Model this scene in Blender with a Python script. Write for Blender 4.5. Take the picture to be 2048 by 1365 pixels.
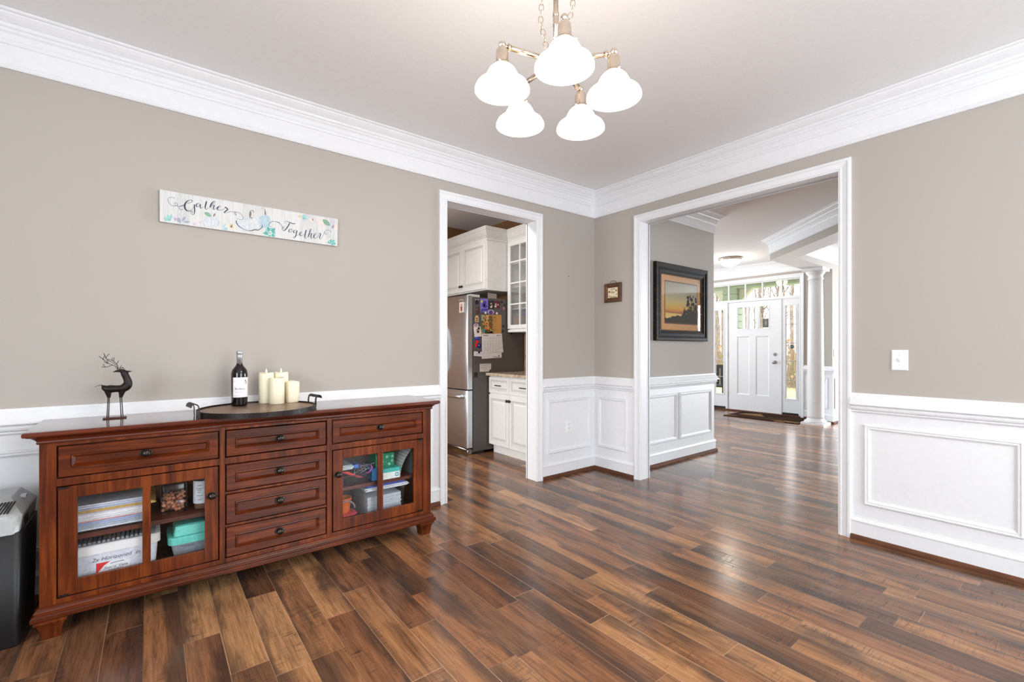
import bpy, bmesh, math, random
from mathutils import Vector, Matrix
for o in list(bpy.data.objects): bpy.data.objects.remove(o)
scene = bpy.context.scene
COL = scene.collection
PI = math.pi
random.seed(7)

# ---------------------------------------------------------------- camera
FPX, CX, HY = 921.0, 1024.0, 696.5
TH = math.atan2(1175.0, 921.0)
FW = Vector((math.cos(TH), math.sin(TH), 0)); RT = Vector((math.sin(TH), -math.cos(TH), 0))
CAM = Vector((-3.497, -3.122, 1.2))
cam_d = bpy.data.cameras.new('camera'); cam = bpy.data.objects.new('camera', cam_d); COL.objects.link(cam)
cam_d.sensor_width = 36; cam_d.lens = FPX/2048*36; cam_d.shift_y = (HY-682.5)/2048; cam_d.clip_start = .02
cam.location = CAM; cam.rotation_euler = (PI/2, 0, TH-PI/2)
scene.camera = cam

# ---------------------------------------------------------------- view, world, daylight and added lamps
vs = scene.view_settings
vs.view_transform = 'Standard'; vs.look = 'None'; vs.gamma = 1; vs.exposure = 0.17; vs.use_curve_mapping = False
try:
    scene.cycles.use_denoising = True; scene.cycles.max_bounces = 10; scene.cycles.diffuse_bounces = 6
    scene.cycles.transparent_max_bounces = 16; scene.cycles.sample_clamp_indirect = 6
except Exception: pass
world = bpy.data.worlds.new('overcast_sky'); scene.world = world; world.use_nodes = True
bgn = world.node_tree.nodes['Background']; bgn.inputs[0].default_value = (.93, .96, 1, 1); bgn.inputs[1].default_value = 4.2

def area(name, loc, to, sx, sy, power, col=(1, 1, 1), spread=PI):
    l = bpy.data.lights.new(name, 'AREA'); l.shape = 'RECTANGLE'; l.size = sx; l.size_y = sy; l.energy = power; l.color = col; l.spread = spread
    o = bpy.data.objects.new(name, l); COL.objects.link(o); o.location = loc
    d = (Vector(to)-Vector(loc)).normalized(); o.rotation_euler = d.to_track_quat('-Z', 'Y').to_euler(); return o
DAY = (.82, .925, 1.0)
area('unseen_rear_window_lamp', (-1.7, -5.38, 1.45), (-1.7, 0, 1.75), 2.2, 1.9, 54, DAY)  # area lamp in an unseen window, put in behind the camera for light
area('unseen_side_window_lamp', (-5.98, -3.6, 1.45), (0, -2.7, 1.75), 2.4, 1.9, 71, DAY)  # unseen window lamp, added and placed to balance the two walls
area('daylight_study_window', (8.9, -3.6, 1.5), (1.5, -.9, 1.7), 2.0, 1.8, 500, DAY)
area('kitchen_fill_lamp', (-4.4, 1.2, 1.5), (0, 1.3, -.4), 1.4, 1.2, 27, (1, .99, .98), 1.7)  # added kitchen fill from an unseen opening, tilted down to spare the ceiling
area('hall_fill_lamp', (3.2, 4.1, 1.6), (3.2, 0, 3.3), 1.8, 1.8, 92, DAY)  # unseen lamp added and aimed up to brighten the hall and its ceiling

# ---------------------------------------------------------------- helpers
def lin(c):
    r = []
    for v in c[:3]:
        v = v/255.0; r.append(v/12.92 if v <= .04045 else ((v+.055)/1.055)**2.4)
    return (r[0], r[1], r[2], 1)
def at(u, v, ax, val):
    d = FW+RT*((u-CX)/FPX)+Vector((0, 0, 1))*((HY-v)/FPX); t = (val-CAM[ax])/d[ax]; return CAM+d*t
def V(*a): return Vector(a)

class NT:
    def __init__(s, name):
        s.m = bpy.data.materials.new(name); s.m.use_nodes = True; s.t = s.m.node_tree; s.n = s.t.nodes
        s.b = s.n['Principled BSDF']; s.out = s.n['Material Output']
    def new(s, ty, **k):
        n = s.n.new(ty)
        for a, b in k.items(): setattr(n, a, b)
        return n
    def link(s, a, b): s.t.links.new(a, b)
    def put(s, sock, v):
        if isinstance(v, bpy.types.NodeSocket): s.link(v, sock)
        else: sock.default_value = v
    def math(s, op, a, b=None, c=None):
        n = s.new('ShaderNodeMath', operation=op); s.put(n.inputs[0], a)
        if b is not None: s.put(n.inputs[1], b)
        if c is not None: s.put(n.inputs[2], c)
        return n.outputs[0]
    def comb(s, x, y, z):
        n = s.new('ShaderNodeCombineXYZ')
        for i, v in enumerate((x, y, z)): s.put(n.inputs[i], v)
        return n.outputs[0]
    def xyz(s, kind='Object'):
        tc = s.new('ShaderNodeTexCoord'); sp = s.new('ShaderNodeSeparateXYZ'); s.link(tc.outputs[kind], sp.inputs[0]); return sp.outputs
    def noise(s, vec, scale=1, detail=4, rough=.55, dist=0):
        n = s.new('ShaderNodeTexNoise'); s.put(n.inputs['Vector'], vec); n.inputs['Scale'].default_value = scale
        n.inputs['Detail'].default_value = detail; n.inputs['Roughness'].default_value = rough; n.inputs['Distortion'].default_value = dist
        return n.outputs[0]
    def white(s, vec):
        n = s.new('ShaderNodeTexWhiteNoise', noise_dimensions='3D'); s.put(n.inputs['Vector'], vec); return n.outputs[0]
    def ramp(s, f, stops, interp='LINEAR'):
        n = s.new('ShaderNodeValToRGB'); r = n.color_ramp; r.interpolation = interp
        while len(r.elements) < len(stops): r.elements.new(.5)
        for e, (p, c) in zip(r.elements, stops): e.position = p; e.color = lin(c)
        s.put(n.inputs[0], f); return n.outputs[0]
    def mrange(s, f, a, b, c=0, d=1):
        n = s.new('ShaderNodeMapRange'); s.put(n.inputs[0], f)
        for i, v in enumerate((a, b, c, d)): n.inputs[i+1].default_value = v
        return n.outputs[0]
    def mix(s, f, a, b, ty='MIX'):
        n = s.new('ShaderNodeMix', data_type='RGBA', blend_type=ty); s.put(n.inputs[0], f); s.put(n.inputs[6], a); s.put(n.inputs[7], b); return n.outputs[2]
    def bump(s, h, strength=.2, dist=.01):
        n = s.new('ShaderNodeBump'); n.inputs['Strength'].default_value = strength; n.inputs['Distance'].default_value = dist
        s.put(n.inputs['Height'], h); s.link(n.outputs[0], s.b.inputs['Normal'])
    def set(s, **k):
        for a, v in k.items(): s.put(s.b.inputs[{'col': 'Base Color', 'rough': 'Roughness', 'metal': 'Metallic', 'spec': 'Specular IOR Level', 'coat': 'Coat Weight', 'trans': 'Transmission Weight', 'sub': 'Subsurface Weight', 'em': 'Emission Color', 'es': 'Emission Strength', 'aniso': 'Anisotropic'}[a]], v)
        return s.m
def paint(name, c, rough=.5, var=.03, scale=40, bump=.03, spec=.5, metal=0):
    t = NT(name); x = t.xyz(); n = t.noise(t.comb(x[0], x[1], x[2]), scale, 3)
    d = [max(0, v*(1-var)) for v in c]; l = [min(255, v*(1+var)) for v in c]
    t.set(col=t.ramp(n, [(.3, d), (.7, l)]), rough=rough, spec=spec, metal=metal)
    if bump: t.bump(n, bump, .002)
    return t.m

# --- paints
M_WALL = paint('greige_wall_paint', (178, 171, 164), .75, .012, 220, .06, .3)
M_TRIM = paint('white_trim_paint', (231, 232, 235), .38, .008, 30, 0)
M_CEIL = paint('ceiling_paint', (238, 238, 239), .9, .008, 60, .02, .2)
M_KWALL = paint('kitchen_tan_wall_paint', (150, 112, 80), .75, .02, 200, .05, .3)
M_CAB = paint('antique_white_cabinet_paint', (226, 226, 224), .4, .015, 25, 0)
M_BLACK = paint('black_plastic', (20, 20, 22), .45, .1, 60, .05)
M_DKIRON = paint('dark_bronze_iron', (38, 32, 30), .42, .15, 90, .1, .5, .6)
M_KNOB = paint('antique_bronze', (60, 54, 50), .28, .2, 120, .05, .5, .85)
M_NICKEL = paint('brushed_nickel', (200, 186, 172), .25, .03, 150, 0, .5, 1)
M_STEELP = paint('satin_steel', (170, 168, 165), .3, .04, 100, 0, .5, 1)
M_WHITEPL = paint('white_plastic', (240, 240, 240), .3, .005, 20, 0)
M_DARKGAP = paint('dark_recess', (26, 14, 9), .8, .1, 30, 0)

def glass(name, tint=(255, 255, 255), gloss=.08, rough=.02):
    t = NT(name); tr = t.new('ShaderNodeBsdfTransparent'); tr.inputs[0].default_value = lin(tint)
    gl = t.new('ShaderNodeBsdfGlossy'); gl.inputs['Roughness'].default_value = rough
    lw = t.new('ShaderNodeLayerWeight'); lw.inputs[0].default_value = .25
    mx = t.new('ShaderNodeMixShader'); f = t.math('MULTIPLY_ADD', lw.outputs['Fresnel'], .55, gloss*.3)
    t.link(f, mx.inputs[0]); t.link(tr.outputs[0], mx.inputs[1]); t.link(gl.outputs[0], mx.inputs[2]); t.link(mx.outputs[0], t.out.inputs[0]); return t.m
M_GLASS = glass('clear_glass', (255, 255, 255), .02)
M_CLEARPL = glass('clear_plastic', (243, 246, 248), .1, .12)

# --- plank floor: boards run along y, 0.127 m wide, random lengths
def floor_mat():
    t = NT('walnut_maple_plank_floor'); x, y, z = t.xyz()
    W = .127
    xs = t.math('DIVIDE', t.math('ADD', x, 20.031), W); row = t.math('FLOOR', xs); fx = t.math('FRACT', xs)
    r1 = t.white(t.comb(row, 3.3, 0)); r2 = t.white(t.comb(row, 9.1, 4))
    ln = t.math('MULTIPLY_ADD', r2, .55, .62)
    ys = t.math('ADD', t.math('DIVIDE', t.math('ADD', y, 20.0), ln), t.math('MULTIPLY', r1, 7)); idx = t.math('FLOOR', ys); fy = t.math('FRACT', ys)
    pr = t.white(t.comb(row, idx, 1.7)); pr2 = t.white(t.comb(row, idx, 5.2)); pr3 = t.white(t.comb(idx, row, 8.8))
    off = t.math('MULTIPLY', pr2, 40)
    g1 = t.noise(t.comb(t.math('MULTIPLY', x, 26), t.math('MULTIPLY_ADD', y, 2.6, off), off), 1, 6, .62, .6)
    g2 = t.noise(t.comb(t.math('MULTIPLY', x, 150), t.math('MULTIPLY_ADD', y, 7, off), off), 1, 4, .6)
    pt = t.noise(t.comb(t.math('MULTIPLY', x, 7.5), t.math('MULTIPLY_ADD', y, 1.7, off), t.math('ADD', off, 11)), 1, 3, .5, .9)
    saw = t.noise(t.comb(t.math('MULTIPLY', x, 16), t.math('MULTIPLY_ADD', y, 190, off), off), 1, 2, .5)
    smask = t.noise(t.comb(t.math('MULTIPLY', x, 9), t.math('MULTIPLY_ADD', y, 3, off), t.math('ADD', off, 31)), 1, 2)
    base = t.ramp(pr, [(0, (100, 74, 58)), (.3, (132, 97, 73)), (.6, (162, 119, 86)), (.85, (190, 142, 100)), (1, (208, 162, 118))])
    warm = t.mix(t.math('MULTIPLY', pr3, .25), base, lin((186, 112, 70)))
    gcol = t.ramp(g1, [(.25, (120, 104, 92)), (.5, (226, 220, 214)), (.75, (255, 250, 240))])
    c = t.mix(.85, warm, gcol, 'MULTIPLY')
    c = t.mix(.6, c, t.ramp(g2, [(.3, (150, 140, 132)), (.6, (255, 255, 255))]), 'MULTIPLY')
    # dark mineral streaks that hug one edge of a board
    edge = t.math('ABSOLUTE', t.math('SUBTRACT', fx, t.math('GREATER_THAN', pr3, .5)))
    em = t.math('SUBTRACT', t.math('ADD', pt, .12), t.math('MULTIPLY', edge, .38))
    dark = t.mrange(em, .42, .62, 0, .74)
    c = t.mix(dark, c, lin((60, 47, 43)))
    sw = t.math('MULTIPLY', t.mrange(saw, .54, .66, 0, .75), t.mrange(smask, .48, .64, 0, 1))
    c = t.mix(sw, c, lin((44, 32, 27)))
    dx = t.math('MULTIPLY', t.math('MINIMUM', fx, t.math('SUBTRACT', 1, fx)), W)
    dy = t.math('MULTIPLY', t.math('MINIMUM', fy, t.math('SUBTRACT', 1, fy)), ln)
    dm = t.math('MINIMUM', dx, dy); seam = t.mrange(dm, .0006, .0018, 1, 0)
    c = t.mix(t.math('MULTIPLY', seam, .75), c, t.ramp(pr2, [(.0, (60, 42, 33)), (.4, (120, 88, 66)), (1, (214, 170, 132))]))  # dark seams are joints, pale ones have bevel highlights painted in
    rg = t.math('ADD', t.mrange(g1, .2, .8, .24, .16), t.math('MULTIPLY', sw, .15))
    t.set(col=c, rough=rg, spec=.45)
    t.bump(t.math('SUBTRACT', t.math('MULTIPLY', g1, .25), t.math('ADD', seam, t.math('MULTIPLY', sw, .4))), .16, .002)
    return t.m
M_FLOOR = floor_mat()

def wood(name, dark, mid, light, axis=0, gs=1.0, rough=.3, spec=.5, coat=0):
    t = NT(name); q = list(t.xyz()); k = [34*gs, 34*gs, 34*gs]; k[axis] = 2.2*gs
    n1 = t.noise(t.comb(*[t.math('MULTIPLY', q[i], k[i]) for i in range(3)]), 1, 6, .6, .8)
    k2 = [160*gs]*3; k2[axis] = 7*gs
    n2 = t.noise(t.comb(*[t.math('MULTIPLY', q[i], k2[i]) for i in range(3)]), 1, 3, .5)
    n3 = t.noise(t.comb(q[0], q[1], q[2]), 5*gs, 2)
    f = t.math('ADD', t.math('MULTIPLY', n1, .6), t.math('ADD', t.math('MULTIPLY', n2, .2), t.math('MULTIPLY', n3, .25)))
    t.set(col=t.ramp(f, [(.36, dark), (.53, mid), (.7, light)]), rough=rough, spec=spec, coat=coat)
    t.bump(n2, .05, .001); return t.m
M_CHX = wood('cherry_wood_lengthwise', (40, 14, 4), (84, 33, 10), (122, 55, 17), 0, 1, .27, .35, .12)
M_CHZ = wood('cherry_wood_upright', (46, 17, 5), (94, 39, 12), (134, 66, 22), 2, 1, .28, .35, .0)
M_CHTOP = wood('cherry_wood_top', (46, 14, 6), (84, 30, 12), (112, 46, 20), 0, 1, .14, .6, .3)
M_CHIN = wood('cherry_wood_interior', (58, 24, 14), (88, 40, 24), (110, 54, 34), 0, 1, .45)
M_SHOE = wood('brown_shoe_moulding', (62, 38, 26), (98, 62, 44), (124, 82, 58), 0, .8, .65, .15)
M_SHOEY = wood('brown_shoe_moulding_y', (62, 38, 26), (98, 62, 44), (124, 82, 58), 1, .8, .65, .15)

def flat(c, rough=.6, spec=.4, metal=0, name=None):
    key = name or 'print_%d_%d_%d' % tuple(int(v) for v in c[:3])
    if key in bpy.data.materials: return bpy.data.materials[key]
    return paint(key, c, rough, .05, 70, 0, spec, metal)

class MB:
    def __init__(s): s.v = []; s.f = []; s.sm = []; s.mi = []; s.ci = 0
    def face(s, idx, smooth=False): s.f.append(tuple(idx)); s.sm.append(smooth); s.mi.append(s.ci)
    def add(s, pts):
        b = len(s.v); s.v += [tuple(p) for p in pts]; return list(range(b, b+len(pts)))
    def box(s, x0, x1, y0, y1, z0, z1):
        i = s.add([(x, y, z) for z in (z0, z1) for y in (y0, y1) for x in (x0, x1)])
        for q in ((0, 2, 3, 1), (4, 5, 7, 6), (0, 1, 5, 4), (2, 6, 7, 3), (0, 4, 6, 2), (1, 3, 7, 5)): s.face([i[k] for k in q])
        return s
    def poly(s, pts): s.face(s.add(pts)); return s
    def loft(s, rings, close=True, caps=True, smooth=False, wrap=False):
        R = [s.add(r) for r in rings]; n = len(rings[0]); m = len(R)
        for a in range(m if wrap else m-1):
            A, B = R[a], R[(a+1) % m]
            for k in range(n if close else n-1):
                j = (k+1) % n; s.face((A[k], A[j], B[j], B[k]), smooth)
        if caps and not wrap and close: s.face(R[0][::-1]); s.face(R[-1])
        return s
    def lathe(s, c, prof, n=24, axis=2, smooth=True, caps=True, sx=1, sy=1):
        rings = []
        for r, h in prof:
            ring = []
            for k in range(n):
                a = 2*PI*k/n; p = [r*math.cos(a)*sx, r*math.sin(a)*sy, h]
                if axis == 1: p = [p[0], h, p[1]]
                elif axis == 0: p = [h, p[0], p[1]]
                ring.append((c[0]+p[0], c[1]+p[1], c[2]+p[2]))
            rings.append(ring)
        return s.loft(rings, True, caps, smooth)
    def tube(s, path, r, n=8, caps=True, smooth=True, closed=False):
        P = [Vector(p) for p in path]; m = len(P); rr = r if isinstance(r, (list, tuple)) else [r]*m
        rings = []; up = None
        for i in range(m):
            a = P[(i-1) % m] if (closed or i > 0) else P[i]; b = P[(i+1) % m] if (closed or i < m-1) else P[i]
            t = (b-a).normalized()
            if up is None: up = t.orthogonal().normalized()
            up = (up-t*up.dot(t)); up = up.normalized() if up.length > 1e-6 else t.orthogonal().normalized()
            w = t.cross(up)
            rings.append([P[i]+(up*math.cos(2*PI*k/n)+w*math.sin(2*PI*k/n))*rr[i] for k in range(n)])
        return s.loft(rings, True, caps and not closed, smooth, closed)
    def rectframe(s, mp, u0, u1, v0, v1, prof, openb=False, smooth=False):
        loops = []
        for i, h in prof:
            b = v0 if openb else v0+i
            q = [(u0+i, b), (u0+i, v1-i), (u1-i, v1-i), (u1-i, b)]
            loops.append([mp(a, c, h) for a, c in q])
        return s.loft(loops, not openb, False, smooth)
    def run(s, prof, p0, p1, nrm, m0=0, m1=0):
        p0, p1, nrm = Vector(p0), Vector(p1), Vector(nrm); d = (p1-p0).normalized()
        a = [p0+nrm*q[0]+d*(q[0]*m0)+Vector((0, 0, q[1])) for q in prof]
        b = [p1+nrm*q[0]-d*(q[0]*m1)+Vector((0, 0, q[1])) for q in prof]
        return s.loft([a, b], True, True)
    def ico(s, c, r, sc=(1, 1, 1), n=10, m=6):
        prof = [(max(1e-4, math.sin(PI*k/m))*r, -math.cos(PI*k/m)*r*sc[2]) for k in range(m+1)]
        return s.lathe(c, prof, n, 2, True, True, sc[0], sc[1])
    def build(s, name, mats, parent=None, bevel=0, seg=2, auto=False):
        me = bpy.data.meshes.new(name); me.from_pydata(s.v, [], s.f)
        bm = bmesh.new(); bm.from_mesh(me)
        bmesh.ops.recalc_face_normals(bm, faces=bm.faces); bm.to_mesh(me); bm.free()
        for p, sm, mi in zip(me.polygons, s.sm, s.mi): p.use_smooth = sm; p.material_index = mi
        for m in (mats if isinstance(mats, (list, tuple)) else [mats]): me.materials.append(m)
        return put(name, me, parent, bevel, seg)
def put(name, me, parent=None, bevel=0, seg=2):
    o = bpy.data.objects.new(name, me); COL.objects.link(o)
    if parent is not None:
        o.parent = parent; o.matrix_parent_inverse = WM(parent).inverted()
    if bevel:
        b = o.modifiers.new('bevel', 'BEVEL'); b.width = bevel; b.segments = seg; b.limit_method = 'ANGLE'; b.angle_limit = .7
    return o
def WM(o):
    m = Matrix.LocRotScale(o.location, o.rotation_euler, o.scale)
    return (WM(o.parent) @ o.matrix_parent_inverse @ m) if o.parent else m
def thing(name, label, cat, loc, group=None):
    o = bpy.data.objects.new(name, None); COL.objects.link(o); o.location = loc; o.empty_display_size = .05
    return tag(o, label, cat, group)
def tag(o, label, cat, group=None, kind=None):
    o['label'] = label; o['category'] = cat
    if group: o['group'] = group
    if kind: o['kind'] = kind
    return o
def struct(o, label=None):
    o['kind'] = 'structure'
    if label: o['label'] = label
    return o
def inst(src, name, parent, mat4):
    o = src.copy(); o.name = name; COL.objects.link(o); o.parent = parent
    o.matrix_parent_inverse = WM(parent).inverted() if parent else Matrix.Identity(4)
    o.location, q, o.scale = mat4.decompose(); o.rotation_euler = q.to_euler(); return o
def text_mesh(s, size, align='CENTER', shear=0, bold=0, spacing=1):
    c = bpy.data.curves.new('lettering_curve', 'FONT'); c.body = s; c.size = size; c.align_x = align; c.align_y = 'CENTER'; c.shear = shear; c.space_character = spacing; c.offset = bold
    o = bpy.data.objects.new('lettering_curve', c); COL.objects.link(o)
    dg = bpy.context.evaluated_depsgraph_get(); dg.update()
    me = bpy.data.meshes.new_from_object(o.evaluated_get(dg)); r = ([v.co.copy() for v in me.vertices], [tuple(p.vertices) for p in me.polygons])
    bpy.data.objects.remove(o); bpy.data.curves.remove(c); bpy.data.meshes.remove(me); return r
def add_text(mb, s, size, mp, **k):
    vs_, fs = text_mesh(s, size, **k); b = mb.add([mp(v.x, v.y) for v in vs_])
    for f in fs: mb.face([b[i] for i in f])
def smooth_path(pts, n=6):
    out = []; P = [Vector((p[0], p[1], p[2] if len(p) > 2 else 0)) for p in pts]
    for i in range(len(P)-1):
        a, b, c, d = P[max(i-1, 0)], P[i], P[i+1], P[min(i+2, len(P)-1)]
        for k in range(n):
            t = k/n; out.append(.5*((2*b)+(c-a)*t+(2*a-5*b+4*c-d)*t*t+(3*b-a-3*c+d)*t**3))
    out.append(P[-1]); return out
def ribbon(mb, pts, mp, n=5):
    """brush stroke: pts (x, y, width) in a local frame, mapped by mp"""
    S = smooth_path(pts, n); L = []; R = []
    for i, p in enumerate(S):
        a = S[max(i-1, 0)]; b = S[min(i+1, len(S)-1)]; d = Vector((b.x-a.x, b.y-a.y, 0))
        d = d.normalized() if d.length > 1e-9 else Vector((1, 0, 0)); nn = Vector((-d.y, d.x, 0)); w = max(p.z, 1e-4)/2
        L.append(mp(p.x+nn.x*w, p.y+nn.y*w)); R.append(mp(p.x-nn.x*w, p.y-nn.y*w))
    a = mb.add(L); b = mb.add(R)
    for i in range(len(a)-1): mb.face((a[i], a[i+1], b[i+1], b[i]))
# ================================================================ the setting
CEIL = 2.743
def mL(u, v, h): return (u, -h, v)            # left wall, plane y = 0, faces -y
def mR(u, v, h): return (-h, u, v)            # right wall, plane x = 0, faces -x
def mH(u, v, h): return (u, -.345-h, v)       # hall picture wall
def mD(u, v, h): return (5.3-h, u, v)         # entry door wall
struct(MB().poly([(-6.1, -6.1, 0), (5.42, -6.1, 0), (5.42, 4.4, 0), (-6.1, 4.4, 0)]).poly([(5.42, -6.1, 0), (9.4, -6.1, 0), (9.4, -.3, 0), (5.42, -.3, 0)]).build('floor', M_FLOOR))
struct(MB().box(-6.1, 5.45, -6.1, .125, CEIL, CEIL+.2).box(.108, 5.45, .125, 4.4, CEIL, CEIL+.2).box(-4.6, .1, .125, 2.5, 2.84, 2.95).box(5.45, 9.4, -6.1, -.22, CEIL, CEIL+.08).build('ceiling', M_CEIL))

LX0, LX1, LH = -1.694, -.778, 2.34            # kitchen opening
RY0, RY1, RH = -2.083, -.561, 2.34            # hall opening
WT = .115
struct(MB().box(-6.1, LX0-.012, 0, .125, 0, CEIL).box(LX1+.012, 0, 0, .125, 0, CEIL).box(LX0-.012, LX1+.012, 0, .125, LH+.012, CEIL).build('wall_left', M_WALL))
struct(MB().box(0, WT, RY1+.012, .125, 0, CEIL).box(0, WT, -5.4, RY0-.012, 0, CEIL).box(0, WT, RY0-.012, RY1+.012, RH+.012, CEIL).build('wall_right', M_WALL))
def holed(name, mat, ax, p0, p1, a0, a1, h0, h1, z0, z1, top=CEIL):
    m = MB()
    for (u0, u1, w0, w1) in ((a0, h0, 0, top), (h1, a1, 0, top), (h0, h1, 0, z0), (h0, h1, z1, top)):
        if ax == 1: m.box(u0, u1, p0, p1, w0, w1)
        else: m.box(p0, p1, u0, u1, w0, w1)
    return struct(m.build(name, mat))
holed('wall_rear', M_WALL, 1, -5.55, -5.4, -6.1, WT, -2.8, -.6, .5, 2.4)
holed('wall_side', M_WALL, 0, -6.15, -6.0, -5.55, .125, -4.8, -2.4, .5, 2.4)
holed('wall_study_front', M_WALL, 0, 9.0, 9.15, -6.0, -.2, -4.6, -2.6, .6, 2.4)
struct(MB().box(1.2, 9.15, -6.1, -6.0, 0, CEIL).build('wall_study_side', M_WALL))
struct(MB().box(1.25, 1.4, -6.0, -2.42, 0, CEIL).box(WT, 1.25, -2.6, -2.45, 0, CEIL).build('wall_study_rear', M_WALL))
struct(MB().box(WT, 1.67, -.345, 4.3, 0, CEIL).build('wall_hall', M_WALL))
holed('wall_foyer_side', M_WALL, 1, 4.2, 4.35, 1.67, 5.45, 2.3, 4.1, .7, 2.5)
struct(MB().box(5.0, 9.15, -.51, -.21, 0, CEIL).build('wall_pier', M_WALL))
struct(MB().box(-4.6, .1, 2.32, 2.42, 0, 2.84).box(-4.6, -4.5, .125, 2.32, 0, .9).box(-4.6, -4.5, .125, 2.32, 2.1, 2.84).box(-4.6, -4.5, .125, .5, .9, 2.1).box(-4.6, -4.5, 1.9, 2.32, .9, 2.1).box(-4.6, .1, .115, .125, CEIL, 2.84).build('wall_kitchen_back', M_KWALL))
struct(MB().box(.1, WT, .125, 2.42, 0, 2.84).build('wall_kitchen_side', M_KWALL))

# 45-degree soffit beam over the study opening
O_, A_, I_ = (3.45, -.225), (1.36, -2.38), (3.554, -.531)
bp = [A_, O_, (5.0, -.21), (5.0, -.51), I_, (1.47, -2.68)]
mb = MB(); lo = mb.add([(x, y, 2.45) for x, y in bp]); hi = mb.add([(x, y, CEIL) for x, y in bp])
for k in range(6):
    j = (k+1) % 6; mb.face((lo[k], lo[j], hi[j], hi[k]))
mb.ci = 1; mb.face((lo[0], lo[1], lo[4], lo[5])); mb.face((lo[1], lo[2], lo[3], lo[4]))
struct(mb.build('wall_beam', [M_WALL, M_TRIM]))

# ---- mouldings
CROWN = [(0, 2.492), (.014, 2.492), (.019, 2.5), (.015, 2.513), (.012, 2.517), (.012, 2.602), (.018, 2.606), (.02, 2.614), (.017, 2.622), (.02, 2.626), (.02, 2.652), (.028, 2.66), (.028, 2.668), (.026, 2.672), (.034, 2.678), (.037, 2.686), (.034, 2.692), (.042, 2.697), (.055, 2.709), (.066, 2.722), (.068, 2.728), (.078, 2.731), (.082, 2.736), (.082, 2.742), (0, 2.742)]
CROWN_H = [(d*1.25, CEIL-.001-(CEIL-.001-z)*.84) for d, z in CROWN]
RAIL = [(0, .918), (.011, .918), (.014, .91), (.014, .905), (.02, .897), (.034, .872), (.046, .853), (.046, .847), (.032, .843), (.026, .836), (.026, .832), (.031, .827), (.028, .818), (.02, .813), (.016, .81), (.02, .806), (.017, .8), (.01, .797), (0, .796)]
RAIL_H = [(d, z-.011) for d, z in RAIL]
BASE = [(0, .0), (.016, 0), (.016, .112), (.021, .115), (.021, .121), (.013, .136), (.009, .139), (.009, .144), (0, .146)]
SHOE = [(.0161, 0), (.034, 0), (.034, .012), (.031, .022), (.024, .029), (.0161, .031)]
CASE = [(0, 0), (0, .02), (.005, .023), (.017, .023), (.021, .019), (.024, .0175), (.05, .0125), (.054, .0155), (.06, .0155), (.063, .0115), (.07, .0115), (.07, 0)]
PANEL = [(0, 0), (0, .009), (.005, .015), (.011, .015), (.014, .009), (.021, .012), (.027, .009), (.03, .004), (.034, .003), (.034, 0)]
trim_n = [0]
def trim(mb, mat=None):
    trim_n[0] += 1; return struct(mb.build('trim_%d' % trim_n[0], mat or M_TRIM))
xL0, xL1 = LX0-.07, LX1+.07; yR0, yR1 = RY0-.07, RY1+.07
# crown round the dining room, then hall, foyer, beam and study crowns
trim(MB().run(CROWN, (-6, 0, 0), (0, 0, 0), (0, -1, 0), 1, 1))
trim(MB().run(CROWN, (0, 0, 0), (0, -5.4, 0), (-1, 0, 0), 1, 1))
trim(MB().run(CROWN_H, (WT, -.345, 0), (1.67, -.345, 0), (0, -1, 0), 1, -1).run(CROWN_H, (1.67, -.345, 0), (1.67, 4.2, 0), (1, 0, 0), -1, 1))
trim(MB().run(CROWN_H, (5.3, 4.2, 0), (5.3, -.225, 0), (-1, 0, 0), 1, 1))
n45 = Vector((-(O_[1]-A_[1]), O_[0]-A_[0], 0)).normalized()
trim(MB().run(CROWN_H, (A_[0], A_[1], 0), (O_[0], O_[1], 0), n45, 0, -.414).run(CROWN_H, (O_[0], O_[1], 0), (5.3, -.212, 0), (0, 1, 0), -.414, 1))
trim(MB().run(CROWN_H, (3.56, -.51, 0), (9.0, -.51, 0), (0, -1, 0), 0, 1).run(CROWN_H, (9.0, -.51, 0), (9.0, -6, 0), (-1, 0, 0), 1, 1))
# chair rails
trim(MB().run(RAIL, (-6, 0, 0), (xL0, 0, 0), (0, -1, 0), 1, 0))
trim(MB().run(RAIL, (xL1, 0, 0), (0, 0, 0), (0, -1, 0), 0, 1))
trim(MB().run(RAIL, (0, 0, 0), (0, yR1, 0), (-1, 0, 0), 1, 0))
trim(MB().run(RAIL, (0, yR0, 0), (0, -5.4, 0), (-1, 0, 0), 0, 1))
trim(MB().run(RAIL_H, (WT, -.345, 0), (1.67, -.345, 0), (0, -1, 0), 0, -1).run(RAIL_H, (1.67, -.345, 0), (1.67, 4.2, 0), (1, 0, 0), -1, 1))
trim(MB().run(RAIL_H, (5.3, -.005, 0), (5.3, -.21, 0), (-1, 0, 0), 0, 0))
trim(MB().run(RAIL_H, (5.0, -.21, 0), (5.0, -.51, 0), (-1, 0, 0), 0, -1).run(RAIL_H, (5.0, -.51, 0), (9.0, -.51, 0), (0, -1, 0), -1, 1))
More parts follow.
